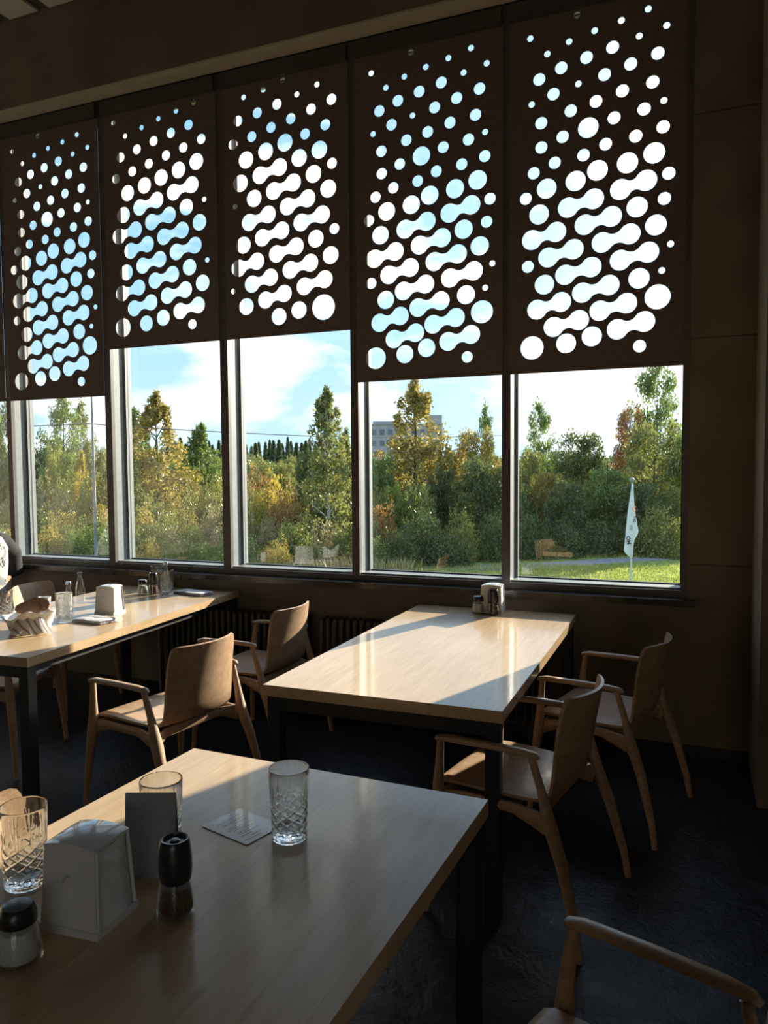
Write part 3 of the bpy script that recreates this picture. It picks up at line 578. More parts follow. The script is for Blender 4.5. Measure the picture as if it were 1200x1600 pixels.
def napkin_dispenser(label, x, y, rz, group='white napkin dispensers'):
    t = thing('napkin_dispenser', label, 'napkin dispenser', (x, y, TZ), rz, group)
    def hx(z): return .060 - .0075*(z/.155)
    def hy(z): return .056 - .009*(z/.155)
    n = 8
    for s in (1, -1):                                        # the two closed plates
        A = []; b = BM()
        for k in range(n+1):
            z = .002 + .150*k/n
            A.append([b.verts.new((xx, s*(hy(z)-d), z)) for xx, d in ((-hx(z), 0), (hx(z), 0), (hx(z), .004), (-hx(z), .004))])
        for k in range(n):
            for m in range(4): b.faces.new((A[k][m], A[k][(m+1) % 4], A[k+1][(m+1) % 4], A[k+1][m]))
        b.faces.new(A[0]); b.faces.new(A[-1])
        pl = obj('front_plate' if s < 0 else 'rear_plate', b, M['holder'], t, smooth=True, bevel=.0012)
    b = BM(); G = []; n = 10; X, Y = hx(.155)+.001, hy(.155)+.001
    for i in range(n+1):
        row = []
        for j in range(n+1):
            u, v = -1+2*i/n, -1+2*j/n; row.append(b.verts.new((X*u, Y*v, .152 + .009*(1-u*u)**.8 * (1-.25*v*v) + .002*(1-v*v))))
        G.append(row)
    for i in range(n):
        for j in range(n): b.faces.new((G[i][j], G[i+1][j], G[i+1][j+1], G[i][j+1]))
    lo = [[b.verts.new((X*(-1+2*i/n), Y*(-1+2*j/n), .146)) for j in (0, n)] for i in (0, n)]
    for e in [e for e in b.edges if e.is_boundary]: pass
    bo = [v for v in b.verts if v.is_boundary and v.co.z > .1465]
    r = bmesh.ops.extrude_edge_only(b, edges=[e for e in b.edges if e.is_boundary])
    for v in [v for v in r['geom'] if isinstance(v, bmesh.types.BMVert)]: v.co.z = .147
    bmesh.ops.delete(b, geom=[v for v in b.verts if not v.link_faces], context='VERTS')
    bmesh.ops.contextual_create(b, geom=[e for e in b.edges if e.is_boundary])
    obj('lid', b, M['holder'], t, smooth=True)
    obj('base', box(BM(), -.0625, .0625, -.058, .058, 0, .013), M['holder'], t, bevel=.003)
    for s in (-1, 1):                                        # narrow lips down each open side
        for q2 in (-1, 1):
            b = BM(); loft(b, [(s*(hx(.01)-.001), q2*(hy(.01)-.004), .012), (s*(hx(.15)-.001), q2*(hy(.15)-.004), .150)], [(.0045, .002)]*2, 8, up=(0, 1, 0))
            obj('side_lip', b, M['holder'], t)
    ny, nz = 18, 24
    for s in (-1, 1):                                        # the napkins bulge a little out of each side
        G = []; b = BM()
        for i in range(ny+1):
            v = -1+2*i/ny; row = []
            for j in range(nz+1):
                z = .013 + .133*j/nz; f = 1-v*v
                pr = -.004 + .003*f + .0016*noise.noise(Vector((v*1.3, z*18, s*3))) + .0022*math.sin(z*230+v*2.2)*max(0, min(1, (z-.095)/.02))*f
                row.append(b.verts.new((s*(hx(z)+pr), v*(hy(z)-.0075), z)))
            G.append(row)
        for i in range(ny):
            for j in range(nz): b.faces.new((G[i][j], G[i+1][j], G[i+1][j+1], G[i][j+1]))
        obj('napkin_stack', b, M['paper'], t, smooth='full')
    b = BM()                                                 # small pressed mark: a curved leaf over a dot
    for k in range(9):
        a0 = math.radians(200-14*k); p0 = Vector((.012*math.cos(a0), 0, .092+.010*math.sin(a0)))
        a1 = math.radians(200-14*(k+1)); p1 = Vector((.012*math.cos(a1), 0, .092+.010*math.sin(a1)))
        for p in (p0, p1): p.y = -hy(p.z)-.0002
        loft(b, [p0, p1], [(.0005, .0016+.0010*math.sin(math.pi*(k+.5)/9))]*2, 6, up=(0, 0, 1))
    obj('pressed_mark', b, M['holdermark'], pl)
    return t
nd = napkin_dispenser('white napkin dispenser on the nearest table in front of the standing grey card', -1.006, 1.043, math.radians(4))
NG = 'white napkin dispensers'
dup(nd, (-1.045, 4.187, TZ), math.radians(1), 'white napkin dispenser at the window end of the empty middle table', NG)
dup(nd, (-3.078, 3.415, TZ), math.radians(8), 'white napkin dispenser on the left table beside the near folded napkin', NG)

def grinder(label, x, y):
    t = thing('pepper_grinder', label, 'pepper grinder', (x, y, TZ), 0, 'pepper grinders')
    b = BM(); lathe(b, [(0, .001), (.033, .0005), (.0355, .004), (.0352, .012), (.031, .045), (.0285, .060), (.0275, .066), (.0245, .066), (.0255, .058), (.028, .045), (.0318, .014), (.030, .008), (0, .007)], 40)
    obj('jar', b, M['bottleglass'], t, smooth=True)
    b = BM(); lathe(b, [(0, .0085), (.029, .0085), (.0312, .015), (.0276, .044), (.0262, .052), (0, .053)], 28); obj('peppercorns', b, M['pepper'], t, smooth=True)
    b = BM(); lathe(b, [(0, .064), (.0275, .064), (.0285, .067), (.0305, .085), (.0305, .105), (.0285, .128), (.0265, .138), (.0245, .1405), (.021, .1400), (.0195, .136), (.0185, .1345), (.009, .1345), (.008, .138), (0, .139)], 44)
    cp = obj('cap', b, M['cap'], t, smooth=True)
    b = BM(); lathe(b, [(.0088, .1346), (.0088, .1372), (.0075, .1372), (.0075, .1346)], 20); obj('grinding_ring', b, M['metal'], cp, smooth=True)
    return t
g0 = grinder('black capped pepper grinder on the nearest table, right of the napkin dispenser', -.868, 1.112)
dup(g0, (-1.020, 4.100, TZ), 0, 'black capped pepper grinder in front of the napkin dispenser on the middle table', 'pepper grinders')
dup(g0, (-3.270, 4.030, TZ), 0, 'black capped pepper grinder between salt shaker and tumbler on the left table', 'pepper grinders')
def shaker(label, x, y):
    t = thing('salt_shaker', label, 'salt shaker', (x, y, TZ), 0, 'salt shakers')
    b = BM(); lathe(b, [(0, .001), (.034, .0005), (.0375, .004), (.0370, .012), (.0335, .040), (.030, .056), (.0275, .062), (.0275, .068), (.025, .068), (.025, .060), (.0300, .043), (.0345, .014), (.033, .008), (0, .007)], 40)
    obj('jar', b, M['bottleglass'], t, smooth=True)
    b = BM(); lathe(b, [(0, .0085), (.032, .0085), (.0338, .015), (.0302, .040), (.0265, .054), (0, .055)], 28); obj('salt_fill', b, M['salt'], t, smooth=True)
    b = BM(); lathe(b, [(0, .0655), (.0295, .0655), (.0305, .068), (.0295, .082), (.0265, .091), (.0235, .0945), (.012, .096), (0, .0962)], 36, fn=lambda a, z: .0004*math.cos(a*30) if .068 < z < .083 else 0)
    obj('cap', b, M['cap'], t, smooth=True)
    return t
s0 = shaker('black capped salt shaker at the bottom left corner of the nearest table', -1.027, .905)
dup(s0, (-1.112, 4.125, TZ), 0, 'black capped salt shaker left of the grinder on the middle table', 'salt shakers')
dup(s0, (-3.340, 4.010, TZ), 0, 'black capped salt shaker left of the grinder on the left table', 'salt shakers')

def bottle(label, x, y, h=.20, cap=True):
    t = thing('glass_bottle', label, 'bottle', (x, y, TZ), 0, 'small clear glass bottles')
    k = h/.20
    b = BM(); prof = [(0, .004), (.024, .001), (.0275, .004), (.0285, .012), (.0285, .075), (.026, .10), (.0175, .135), (.0125, .16), (.0120, .178), (.0140, .181), (.0140, .188), (.0125, .190)]
    ins = [(.0100, .190), (.0098, .165), (.0150, .136), (.0235, .100), (.0262, .075), (.0262, .014), (.022, .008), (0, .010)]
    lathe(b, [(r, z*k) for r, z in prof+ins], 32); obj('body', b, M['bottleglass'], t, smooth=True)
    b = BM()
    if cap: lathe(b, [(0, .183*k), (.0148, .183*k), (.0148, .195*k), (.0135, .199*k), (0, .200*k)], 24, fn=lambda a, z: .0003*math.cos(a*20)); obj('cap', b, M['metal'], t, smooth=True)
    else: lathe(b, [(.0142, .181*k), (.0152, .184*k), (.0142, .187*k), (.0128, .184*k), (.0142, .181*k)], 24); obj('neck_ring', b, M['bottleglass'], t, smooth=True)
    return t
bottle('small capped clear bottle just behind the tumbler and bread basket on the left table', -3.190, 3.222)
bottle('small open clear bottle at the middle of the left table, nearer the window', -3.500, 3.630, .195, False)
bottle('small capped clear bottle behind the bright tumbler at the window end of the left table', -3.262, 4.150)

# cards and paper
t = thing('menu_card', 'dark grey menu card standing upright behind the napkin dispenser on the nearest table', 'menu card', (-.992, 1.190, TZ), math.atan2(.376, .927))
b = BM(); box(b, -.0505, .0505, -.0006, .0006, 0, .166); bmesh.ops.rotate(b, verts=b.verts, cent=(0, 0, 0), matrix=Matrix.Rotation(math.radians(-7), 3, 'X')); obj('front_leaf', b, M['cardgrey'], t)
b = BM(); box(b, -.0505, .0505, -.0006, .0006, 0, .166); bmesh.ops.rotate(b, verts=b.verts, cent=(0, 0, .0), matrix=Matrix.Rotation(math.radians(7), 3, 'X')); bmesh.ops.translate(b, verts=b.verts, vec=(0, .0425, 0)); obj('back_leaf', b, M['cardgrey'], t)
t = thing('printed_note', 'square white printed note lying flat beside the lone tumbler on the nearest table', 'note', (-.940, 1.447, TZ), math.radians(-14.5))
sh = obj('sheet', box(BM(), -.073, .073, -.056, .056, .0006, .0022), M['notecard'], t)
b = BM(); rr = random.Random(3)
for k, (x, y0, y1) in enumerate(((-.050, -.02, .036), (-.044, -.035, .01), (-.036, -.02, .034), (-.030, -.030, .02), (-.022, -.005, .03), (-.012, -.03, .005), (-.004, -.040, .03), (.004, -.03, .01), (.011, -.012, .02), (.020, -.035, .0), (.028, -.03, .022), (.038, -.038, -.006), (.048, -.02, .012), (.058, -.045, .0))):
    y = y0
    while y < y1:
        l = rr.uniform(.003, .008); box(b, x-.0006, x+.0006, y, min(y+l, y1), .0022, .0024); y += l+.0018
obj('printed_lines', b, M['ink'], sh)

def folded_napkin(label, x, y, rz, w, d, fork):
    t = thing('folded_napkin', label, 'napkin', (x, y, TZ), rz, 'folded striped napkins with cutlery')
    for lay in range(3):
        b = BM(); n, m = 22, 10; G = [[], []]
        for i in range(n+1):
            r0_, r1_ = [], []
            for j in range(m+1):
                u, v = -1+2*i/n, -1+2*j/m; sk = 1-.05*lay
                x_ = w/2*u*sk + .004*lay; y_ = d/2*v*sk + .05*u*d
                wv = .0016*math.sin(u*5+lay*2+v) + .003*noise.noise(Vector((u*1.5, v*1.5, lay*4.1+rz)))
                z_ = .0016 + lay*.0062 + max(0, wv)*(1 if lay else .3)
                edge = 1-max(abs(u), abs(v))**8
                r0_.append(b.verts.new((x_, y_, z_ + .003*(1-edge)))); r1_.append(b.verts.new((x_, y_, z_ + .003 + .0032*edge)))
            G[0].append(r0_); G[1].append(r1_)
        for i in range(n):
            for j in range(m):
                b.faces.new((G[0][i][j+1], G[0][i+1][j+1], G[0][i+1][j], G[0][i][j])); b.faces.new((G[1][i][j], G[1][i+1][j], G[1][i+1][j+1], G[1][i][j+1]))
        for i in range(n):
            for j in (0, m): b.faces.new((G[0][i][j], G[0][i+1][j], G[1][i+1][j], G[1][i][j]))
        for j in range(m):
            for i in (0, n): b.faces.new((G[0][i][j], G[0][i][j+1], G[1][i][j+1], G[1][i][j]))
        obj('cloth_fold', b, M['napkin'], t, smooth=True)
    return t
folded_napkin('striped white napkin folded flat in front of the napkin dispenser on the left table', -2.975, 3.185, math.radians(-8), .225, .13, True)
folded_napkin('striped white napkin folded beside the bright tumbler at the window end of the left table', -3.03, 4.125, math.radians(-14), .28, .12, False)
def knife(x, y, rz, label):
    t = thing('table_knife', label, 'knife', (x, y, TZ+.027), rz, 'knives on the left table')
    b = BM(); loft(b, [(-.11, 0, .000), (-.10, 0, .001), (-.02, 0, .0015), (0, 0, .0012)], [(.005, .002), (.0065, .0032), (.005, .003), (.0035, .002)], 10, up=(0, 0, 1)); obj('handle', b, M['metal'], t, smooth=True)
    b = BM(); loft(b, [(0, 0, .0012), (.02, .001, .001), (.09, .001, .001), (.112, -.003, .001)], [(.0035, .0016), (.0085, .0009), (.009, .0008), (.002, .0006)], 10, up=(0, 0, 1)); obj('blade', b, M['metal'], t, smooth=True)
knife(-2.935, 3.225, math.radians(8), 'steel table knife lying on the near folded napkin')
# bread basket wrapped in cloth
t = thing('bread_basket', 'cloth wrapped bread basket at the near end of the left table', 'bread basket', (-3.115, 2.885, TZ))
b = BM()
def wav(a, z): return (.010*math.sin(3*a+1)+.006*math.sin(5*a))*(z/.09) + .003*math.sin(11*a+z*60)
lathe(b, [(0, .001), (.080, .001), (.094, .012), (.104, .05), (.112, .082), (.118, .092), (.116, .096), (.106, .090), (.096, .05), (.085, .014), (0, .010)], 64, fn=wav)
for v in b.verts:
    if v.co.z > .06:
        a = math.atan2(v.co.y, v.co.x); v.co.z += .018*math.sin(2*a+2.4)+.010*math.sin(5*a)
bowl = obj('cloth_bowl', b, M['paper'], t, smooth=True)
b = BM(); n = 20; G = []
for i in range(n+1):
    row = []
    for j in range(9):
        u, v = i/n, j/8; a = math.radians(-80+75*u); r = .108+.050*v
        row.append(b.verts.new((r*math.cos(a), r*math.sin(a), .078-.070*v**.8+.006*math.sin(u*18)*(1-v*.5))))
    G.append(row)
for i in range(n):
    for j in range(8): b.faces.new((G[i][j], G[i+1][j], G[i+1][j+1], G[i][j+1]))
bmesh.ops.solidify(b, geom=b.faces[:], thickness=.003)
obj('hanging_corner', b, M['napkin'], bowl, smooth=True)
def bread(x, y, z, rz, tilt, label):
    t = thing('bread_slice', label, 'bread', (x, y, z), rz, 'bread in the basket'); t.rotation_euler = (math.radians(tilt), 0, rz)
    out = [(.062*math.cos(a)*(1 if math.sin(a) > 0 else .92), .045*math.sin(a)*(1.0 if math.sin(a) > 0 else .55)) for a in [2*math.pi*k/28 for k in range(28)]]
    b = BM(); th = .011
    A = [b.verts.new((p[0], -th, p[1])) for p in out]; B = [b.verts.new((p[0]*1.02, 0, p[1]*1.03)) for p in out]; Cc = [b.verts.new((p[0], th, p[1])) for p in out]
    for P, Q in ((A, B), (B, Cc)):
        for k in range(28): b.faces.new((P[k], P[(k+1) % 28], Q[(k+1) % 28], Q[k]))
    obj('crust', b, M['crust'], t, smooth=True)
    b = BM()
    for s in (-1, 1):
        c = b.verts.new((0, s*th*1.12, 0)); L_ = [b.verts.new((p[0]*.97, s*th*1.02, p[1]*.96)) for p in out]
        for k in range(28): b.faces.new((c, L_[k], L_[(k+1) % 28]))
    obj('crumb', b, M['crumb'], t)
bread(-3.085, 2.905, TZ+.122, math.radians(38), -28, 'slice of brown bread leaning highest in the bread basket')
bread(-3.110, 2.870, TZ+.108, math.radians(32), -36, 'slice of brown bread in front in the bread basket')
b = BM(); lathe(b, [(0, .001), (.020, .001), (.026, .01), (.033, .055), (.035, .075), (.033, .075), (.030, .05), (.022, .012), (0, .008)], 30)
o = obj('ceramic_cup', b, M['holder'], smooth=True); o.location = (-3.51, 3.36, TZ); tag(o, 'small white cup behind the near capped bottle on the left table', 'cup')
b = BM(); lathe(b, [(0, .002), (.06, .002), (.10, .008), (.125, .016), (.126, .018), (.10, .011), (.06, .006), (0, .005)], 40)
o = obj('glass_plate', b, M['bottleglass'], smooth=True); o.location = (-3.285, 2.69, TZ); tag(o, 'clear glass plate at the near end of the left table', 'plate')

# ================================================================== PERSON at the far left, seen from behind
def skin_body(name, verts, edges, radii, mat, parent, root=0, sub=2):
    me = bpy.data.meshes.new(name); me.from_pydata(verts, edges, []); me.update()
    o = link(name, me, None, parent)
    sk = o.modifiers.new('Skin', 'SKIN'); sv = me.skin_vertices[0].data
    for i, r in enumerate(radii):
        sv[i].radius = r if hasattr(r, '__len__') else (r, r); sv[i].use_root = (i == root)
    ss = o.modifiers.new('Sub', 'SUBSURF'); ss.levels = sub; ss.render_levels = sub
    dg = bpy.context.evaluated_depsgraph_get(); dg.update(); m2 = bpy.data.meshes.new_from_object(o.evaluated_get(dg))
    o.modifiers.clear(); o.data = m2; m2.materials.clear(); m2.materials.append(mat)
    for p in m2.polygons: p.use_smooth = True
    return o
# local frame: facing +y, sitting, hips over the seat
P = thing('person', 'person seen from behind in a pale floral waistcoat over black sleeves, at the left edge', 'person', (-4.77, 3.915, 0), face(-.99, -.1))
vs = [(0, -.07, .55), (0, -.085, .68), (0, -.10, .84), (0, -.095, .99), (0, -.08, 1.08), (0, -.065, 1.15), (0, -.04, 1.23), (0, -.03, 1.31),
      (.10, -.08, 1.05), (.185, -.08, 1.04), (.27, -.05, .93), (.31, -.02, .80), (.25, .12, .77), (.16, .26, .775), (.13, .32, .78),
      (-.10, -.08, 1.05), (-.185, -.08, 1.04), (-.27, -.05, .93), (-.31, -.02, .80), (-.25, .12, .77), (-.16, .26, .775), (-.13, .32, .78),
      (.09, -.03, .54), (.11, .20, .535), (.12, .40, .52), (.125, .41, .30), (.13, .39, .09), (.13, .44, .045), (.13, .56, .03),
      (-.09, -.03, .54), (-.11, .20, .535), (-.12, .40, .52), (-.125, .41, .30), (-.13, .39, .09), (-.13, .44, .045), (-.13, .56, .03)]
ed = [(0, 1), (1, 2), (2, 3), (3, 4), (4, 5), (5, 6), (6, 7), (4, 8), (8, 9), (9, 10), (10, 11), (11, 12), (12, 13), (13, 14), (4, 15), (15, 16), (16, 17), (17, 18), (18, 19), (19, 20), (20, 21),
      (0, 22), (22, 23), (23, 24), (24, 25), (25, 26), (26, 27), (27, 28), (0, 29), (29, 30), (30, 31), (31, 32), (32, 33), (33, 34), (34, 35)]
ra = [(.15, .12), (.135, .10), (.14, .10), (.155, .10), (.12, .09), (.055, .055), (.055, .06), (.06, .07),
      (.08, .08), (.065, .065), (.048, .048), (.040, .040), (.035, .035), (.026, .026), (.030, .018)]
arm = ra[8:15]; ra = ra + arm + [(.10, .09), (.085, .08), (.062, .062), (.055, .055), (.040, .040), (.040, .040), (.035, .025)]*2
body = skin_body('body', vs, ed, ra, M['skin'], P)
def head():
    b = BM(); bmesh.ops.create_uvsphere(b, u_segments=28, v_segments=20, radius=1.0)
    for v in b.verts:
        x, y, z = v.co
        w = .075*(1-.18*max(0, -z)); v.co = Vector((x*w, y*(.095 if y < 0 else .088)*(1-.12*max(0, -z)), z*.115))
        if y > .6: v.co.y += .012*max(0, 1-abs(z+.05)/.22)*max(0, 1-abs(x)/.18)*1.6      # nose
        if y > .7 and abs(z-.12) < .15 and .2 < abs(x) < .55: v.co.y -= .006              # eye sockets
        if y > .7 and abs(z+.42) < .08 and abs(x) < .3: v.co.y += .004                    # lips
    for s in (-1, 1): bmesh.ops.create_uvsphere(b, u_segments=10, v_segments=8, radius=1, matrix=Matrix.Translation((s*.075, -.005, -.01)) @ Matrix.Diagonal((.010, .018, .030, 1)))
    bmesh.ops.translate(b, verts=b.verts, vec=(0, -.01, 1.375)); return b
def merge_into(o, b):
    """head and fingers become one mesh with the body"""
    bmesh.ops.recalc_face_normals(b, faces=b.faces); m = bpy.data.meshes.new('tmp'); b.to_mesh(m); b.free()
    c = BM(); c.from_mesh(o.data); c.from_mesh(m); c.to_mesh(o.data); c.free(); bpy.data.meshes.remove(m)
    for p in o.data.polygons: p.use_smooth = True
merge_into(body, head())
b = BM(); bmesh.ops.create_uvsphere(b, u_segments=32, v_segments=24, radius=1.0)
for v in b.verts:
    x, y, z = v.co; f = .004*noise.noise(Vector((x*9, y*9, z*1.5)))
    v.co = Vector((x*(.087+f), y*(.105+f), z*(.127+f)))
    if y > .25 and z < .45: v.co.y = min(v.co.y, .02)
    if z < -.2: v.co.z -= .07*(1 if y < .2 else 0)
bmesh.ops.translate(b, verts=b.verts, vec=(0, -.022, 1.390)); obj('hair', b, M['hair'], P, smooth='full')
for s in (-1, 1):
    b = BM(); loft(b, [(s*.13, -.08, 1.045), (s*.20, -.08, 1.035), (s*.300, -.075, .945), (s*.325, -.070, .83), (s*.28, .06, .765), (s*.22, .17, .772), (s*.17, .245, .775)],
                   [(.080, .078), (.078, .078), (.075, .072), (.078, .072), (.055, .055), (.044, .044), (.036, .036)], 18, up=(0, 1, .2)); obj('sleeve', b, M['blacksleeve'], P, smooth=True)
    for k in range(4):                                     # fingers, slightly curled on the table edge
        fx = s*(.148-.018*k*1.0); L0 = (.044, .050, .047, .038)[k]
        b = BM(); loft(b, [(fx, .315, .782), (fx-s*.002, .315+L0*.5, .785), (fx-s*.004, .315+L0, .776), (fx-s*.005, .315+L0*1.35, .764)], [.0095, .0088, .0078, .005], 8); merge_into(body, b)
    b = BM(); loft(b, [(s*.112, .285, .780), (s*.085, .310, .780), (s*.078, .340, .772)], [.011, .0095, .006], 8); merge_into(body, b)
b = BM(); loft(b, [(0, -.08, .50), (0, -.090, .62), (0, -.100, .76), (0, -.100, .90), (0, -.095, 1.00), (0, -.085, 1.07), (0, -.075, 1.115), (0, -.068, 1.130)],
               [(.19, .150), (.175, .135), (.170, .128), (.180, .130), (.190, .128), (.165, .105), (.105, .080), (.06, .06)], 40, up=(0, 1, 0), power=2.4)
for v in b.verts: v.co.x += .006*math.sin(v.co.z*38)*(1 if v.co.x > 0 else -1)
vest = obj('waistcoat', b, M['floral'], P, smooth='full')
for s in (-1, 1):
    b = BM(); pts = [(s*(.185+.012*math.sin(k*1.35)), -.125+.0*k, .60+.045*k) for k in range(11)]
    loft(b, pts, [.005]*11, 8, up=(0, 1, 0)); obj('piping', b, M['piping'], vest, smooth=True)
b = BM()
for s in (-1, 1):
    loft(b, [(s*.075, -.10, .545), (s*.10, .02, .55), (s*.115, .22, .545), (s*.122, .40, .525), (s*.126, .425, .47), (s*.128, .41, .25), (s*.13, .395, .11)], [(.11, .10), (.105, .09), (.090, .080), (.070, .066), (.062, .062), (.054, .054), (.052, .052)], 18, up=(1, 0, 0))
obj('trousers', b, M['trousers'], P, smooth=True)
for s in (-1, 1):
    b = BM(); loft(b, [(s*.13, .34, .035), (s*.13, .42, .045), (s*.13, .54, .032), (s*.13, .61, .022)], [(.034, .033), (.045, .044), (.046, .030), (.020, .018)], 14); obj('shoe', b, M['steel'], P, smooth=True)

# ================================================================== OUTSIDE
GZ = -4.0
b = BM(); box(b, -260, 160, 4.9, 330, GZ-.5, GZ-.02); struct('ground', b, M['field'])
# the lawn and the path that crosses it
def strip(name, pts_a, pts_b, z, mat, lab=None, cat=None):
    b = BM(); T = [[b.verts.new((p[0], p[1], zz_)) for p in pts] for pts in (pts_a, pts_b) for zz_ in (z, z-.6)]
    for i in range(len(T[0])-1):
        for P_, Q_ in ((0, 2), (1, 3), (0, 1), (2, 3)): b.faces.new((T[P_][i], T[P_][i+1], T[Q_][i+1], T[Q_][i]))
    for i in (0, -1): b.faces.new((T[0][i], T[1][i], T[3][i], T[2][i]))
    o = obj(name, b, mat); o['kind'] = 'structure'; return o
def gp(px, py, z=GZ):
    d = CR @ Vector((px-600, 800-py, -1195)); k = (z-1.56)/d.z; return CAM + d*k
pa = [gp(x, y) for x, y in ((560, 882), (700, 893), (800, 893), (900, 885), (980, 879), (1070, 874), (1250, 866))]
pb = [gp(x, y) for x, y in ((560, 873), (700, 882), (800, 883), (900, 877), (980, 871), (1070, 866), (1250, 858))]
near = [Vector((-26, 5.2, 0)), Vector((-18, 5.2, 0)), Vector((-12, 5.2, 0)), Vector((-6, 5.2, 0)), Vector((0, 5.2, 0)), Vector((7, 5.2, 0)), Vector((20, 5.2, 0))]
strip('lawn', near, pa, GZ+.03, M['lawn'])
strip('path', pa, pb, GZ+.035, M['asphalt'])
far = [gp(x, y) for x, y in ((560, 846), (700, 852), (800, 850), (900, 846), (980, 843), (1070, 841), (1250, 836))]
strip('lawn', pb, far, GZ+.03, M['lawn'])

def blades(name, count, area, h, w, mat, seed, z=GZ, label=None, cat=None, zfun=None):
    rr = random.Random(seed); verts, faces = [], []
    for k in range(count):
        p = area(rr)
        if p is None: continue
        hh = h*rr.uniform(.5, 1.25); a = rr.random()*6.28; dx, dy = math.cos(a)*w*rr.uniform(.6, 1.4), math.sin(a)*w
        lx, ly = rr.uniform(-.5, .5)*hh, rr.uniform(-.5, .5)*hh; i = len(verts)
        verts += [(p[0]-dx, p[1]-dy, z), (p[0]+dx, p[1]+dy, z), (p[0]+lx, p[1]+ly, z+hh)]; faces.append((i, i+1, i+2))
    me = bpy.data.meshes.new(name); me.from_pydata(verts, [], faces); me.update()
    return tag(link(name, me, mat), label, cat, None, 'stuff')
def area_px(x0, x1, y0, y1):
    def f(rr): return gp(rr.uniform(x0, x1), rr.uniform(y0, y1))
    return f
blades('grass', 26000, area_px(560, 1110, 884, 925), .16, .035, LEAF['grass'], 1, label='short bright grass of the lawn in front of the path', cat='grass')
blades('grass', 9000, area_px(560, 1110, 842, 874), .22, .04, LEAF['lime'], 2, label='shaded grass strip beyond the path', cat='grass')
blades('weeds', 30000, area_px(-30, 640, 812, 900), .75, .05, LEAF['straw'], 3, label='dry straw coloured weeds in the field below the left windows', cat='weeds')
blades('weeds', 16000, area_px(-30, 660, 815, 900), .60, .06, LEAF['olive'], 4, label='olive green weeds in the field below the left windows', cat='weeds')

# ---- foliage
def crown_points(rr, kind, n, sd=0):
    out = []
    for _ in range(n):
        if kind == 'birch':                      # tall and ragged, sprays of drooping twigs
            m = rr.randrange(95); q = random.Random(m*31+sd); t = q.random()**.95; env = .5*(1-t**2.6)**.85*(.6+.4*min(1, t/.25)); a = q.random()*6.283; r = env*q.random()**.5
            cx, cy, cz = r*math.cos(a), r*math.sin(a), .10+.86*t; k = .085*(1.15-t); d = abs(rr.gauss(0, 1))
            out.append((cx+rr.gauss(0, k), cy+rr.gauss(0, k), cz - d*.040 + rr.gauss(0, .012)))
        elif kind == 'round':
            m = rr.randrange(80); q = random.Random(m*53+sd); c = q.uniform(-1, 1); s = math.sqrt(1-c*c); a = q.random()*6.283; r = q.random()**.4
            cx, cy, cz = .43*r*s*math.cos(a), .43*r*s*math.sin(a), .52+.38*r*c
            v = Vector((rr.gauss(0, 1), rr.gauss(0, 1), rr.gauss(0, 1))).normalized()*rr.random()**.4
            out.append((cx+v.x*.11, cy+v.y*.11, cz+v.z*.075))
        elif kind == 'bush':
            a = rr.random()*6.283; c = rr.uniform(-.15, 1); s = math.sqrt(max(0, 1-c*c)); r = rr.random()**.35
            k = 1+.5*noise.noise(Vector((math.cos(a)*s*2.6+3, math.sin(a)*s*2.6, c*3)))
            out.append((.5*r*s*math.cos(a)*k, .5*r*s*math.sin(a)*k, .04+.88*max(0, r*c*k)))
        elif kind == 'loose':                    # open crown of separate sprays
            m = rr.randrange(64); q = random.Random(m*77+5); t = q.random(); a = q.random()*6.283
            rad = .46*(1-t**3)**.7*q.random()**.5; cx, cy, cz = rad*math.cos(a), rad*math.sin(a), .24+.72*t
            g = lambda s_: rr.gauss(0, s_); out.append((cx+g(.05), cy+g(.05), cz+g(.028)))
        elif kind == 'fir':
            t = rr.random()**.8; tier = (t*11) % 1; rad = (.5*(1-t)**.8+.02)*(.55+.45*(1-tier)); a = rr.random()*6.283; r = rad*rr.random()**.5
            out.append((r*math.cos(a), r*math.sin(a), .06+.94*t))
    return out
def foliage_mesh(kind, n, size, seed, w, h, sp=None):
    """leaves as small quads; w, h in metres"""
    rr = random.Random(seed); verts, faces = [], []
    for (x, y, z) in crown_points(rr, kind, n, seed):
        c = Vector((x*w, y*w, z*h)); s = size*rr.uniform(.55, 1.3)
        a = Vector((rr.gauss(0, 1), rr.gauss(0, 1), rr.gauss(0, .7))).normalized(); q = Vector((rr.gauss(0, 1), rr.gauss(0, 1), rr.gauss(0, 1))); u = a.cross(q).normalized(); v = a.cross(u)
        i = len(verts); l = 1.5 if kind != 'fir' else 2.2
        verts += [c-u*s*l, c+v*s*.6, c+u*s*l, c-v*s*.6]; faces.append((i, i+1, i+2, i+3))
    me = bpy.data.meshes.new('foliage_'+kind); me.from_pydata([tuple(p) for p in verts], [], faces); me.update(); return me
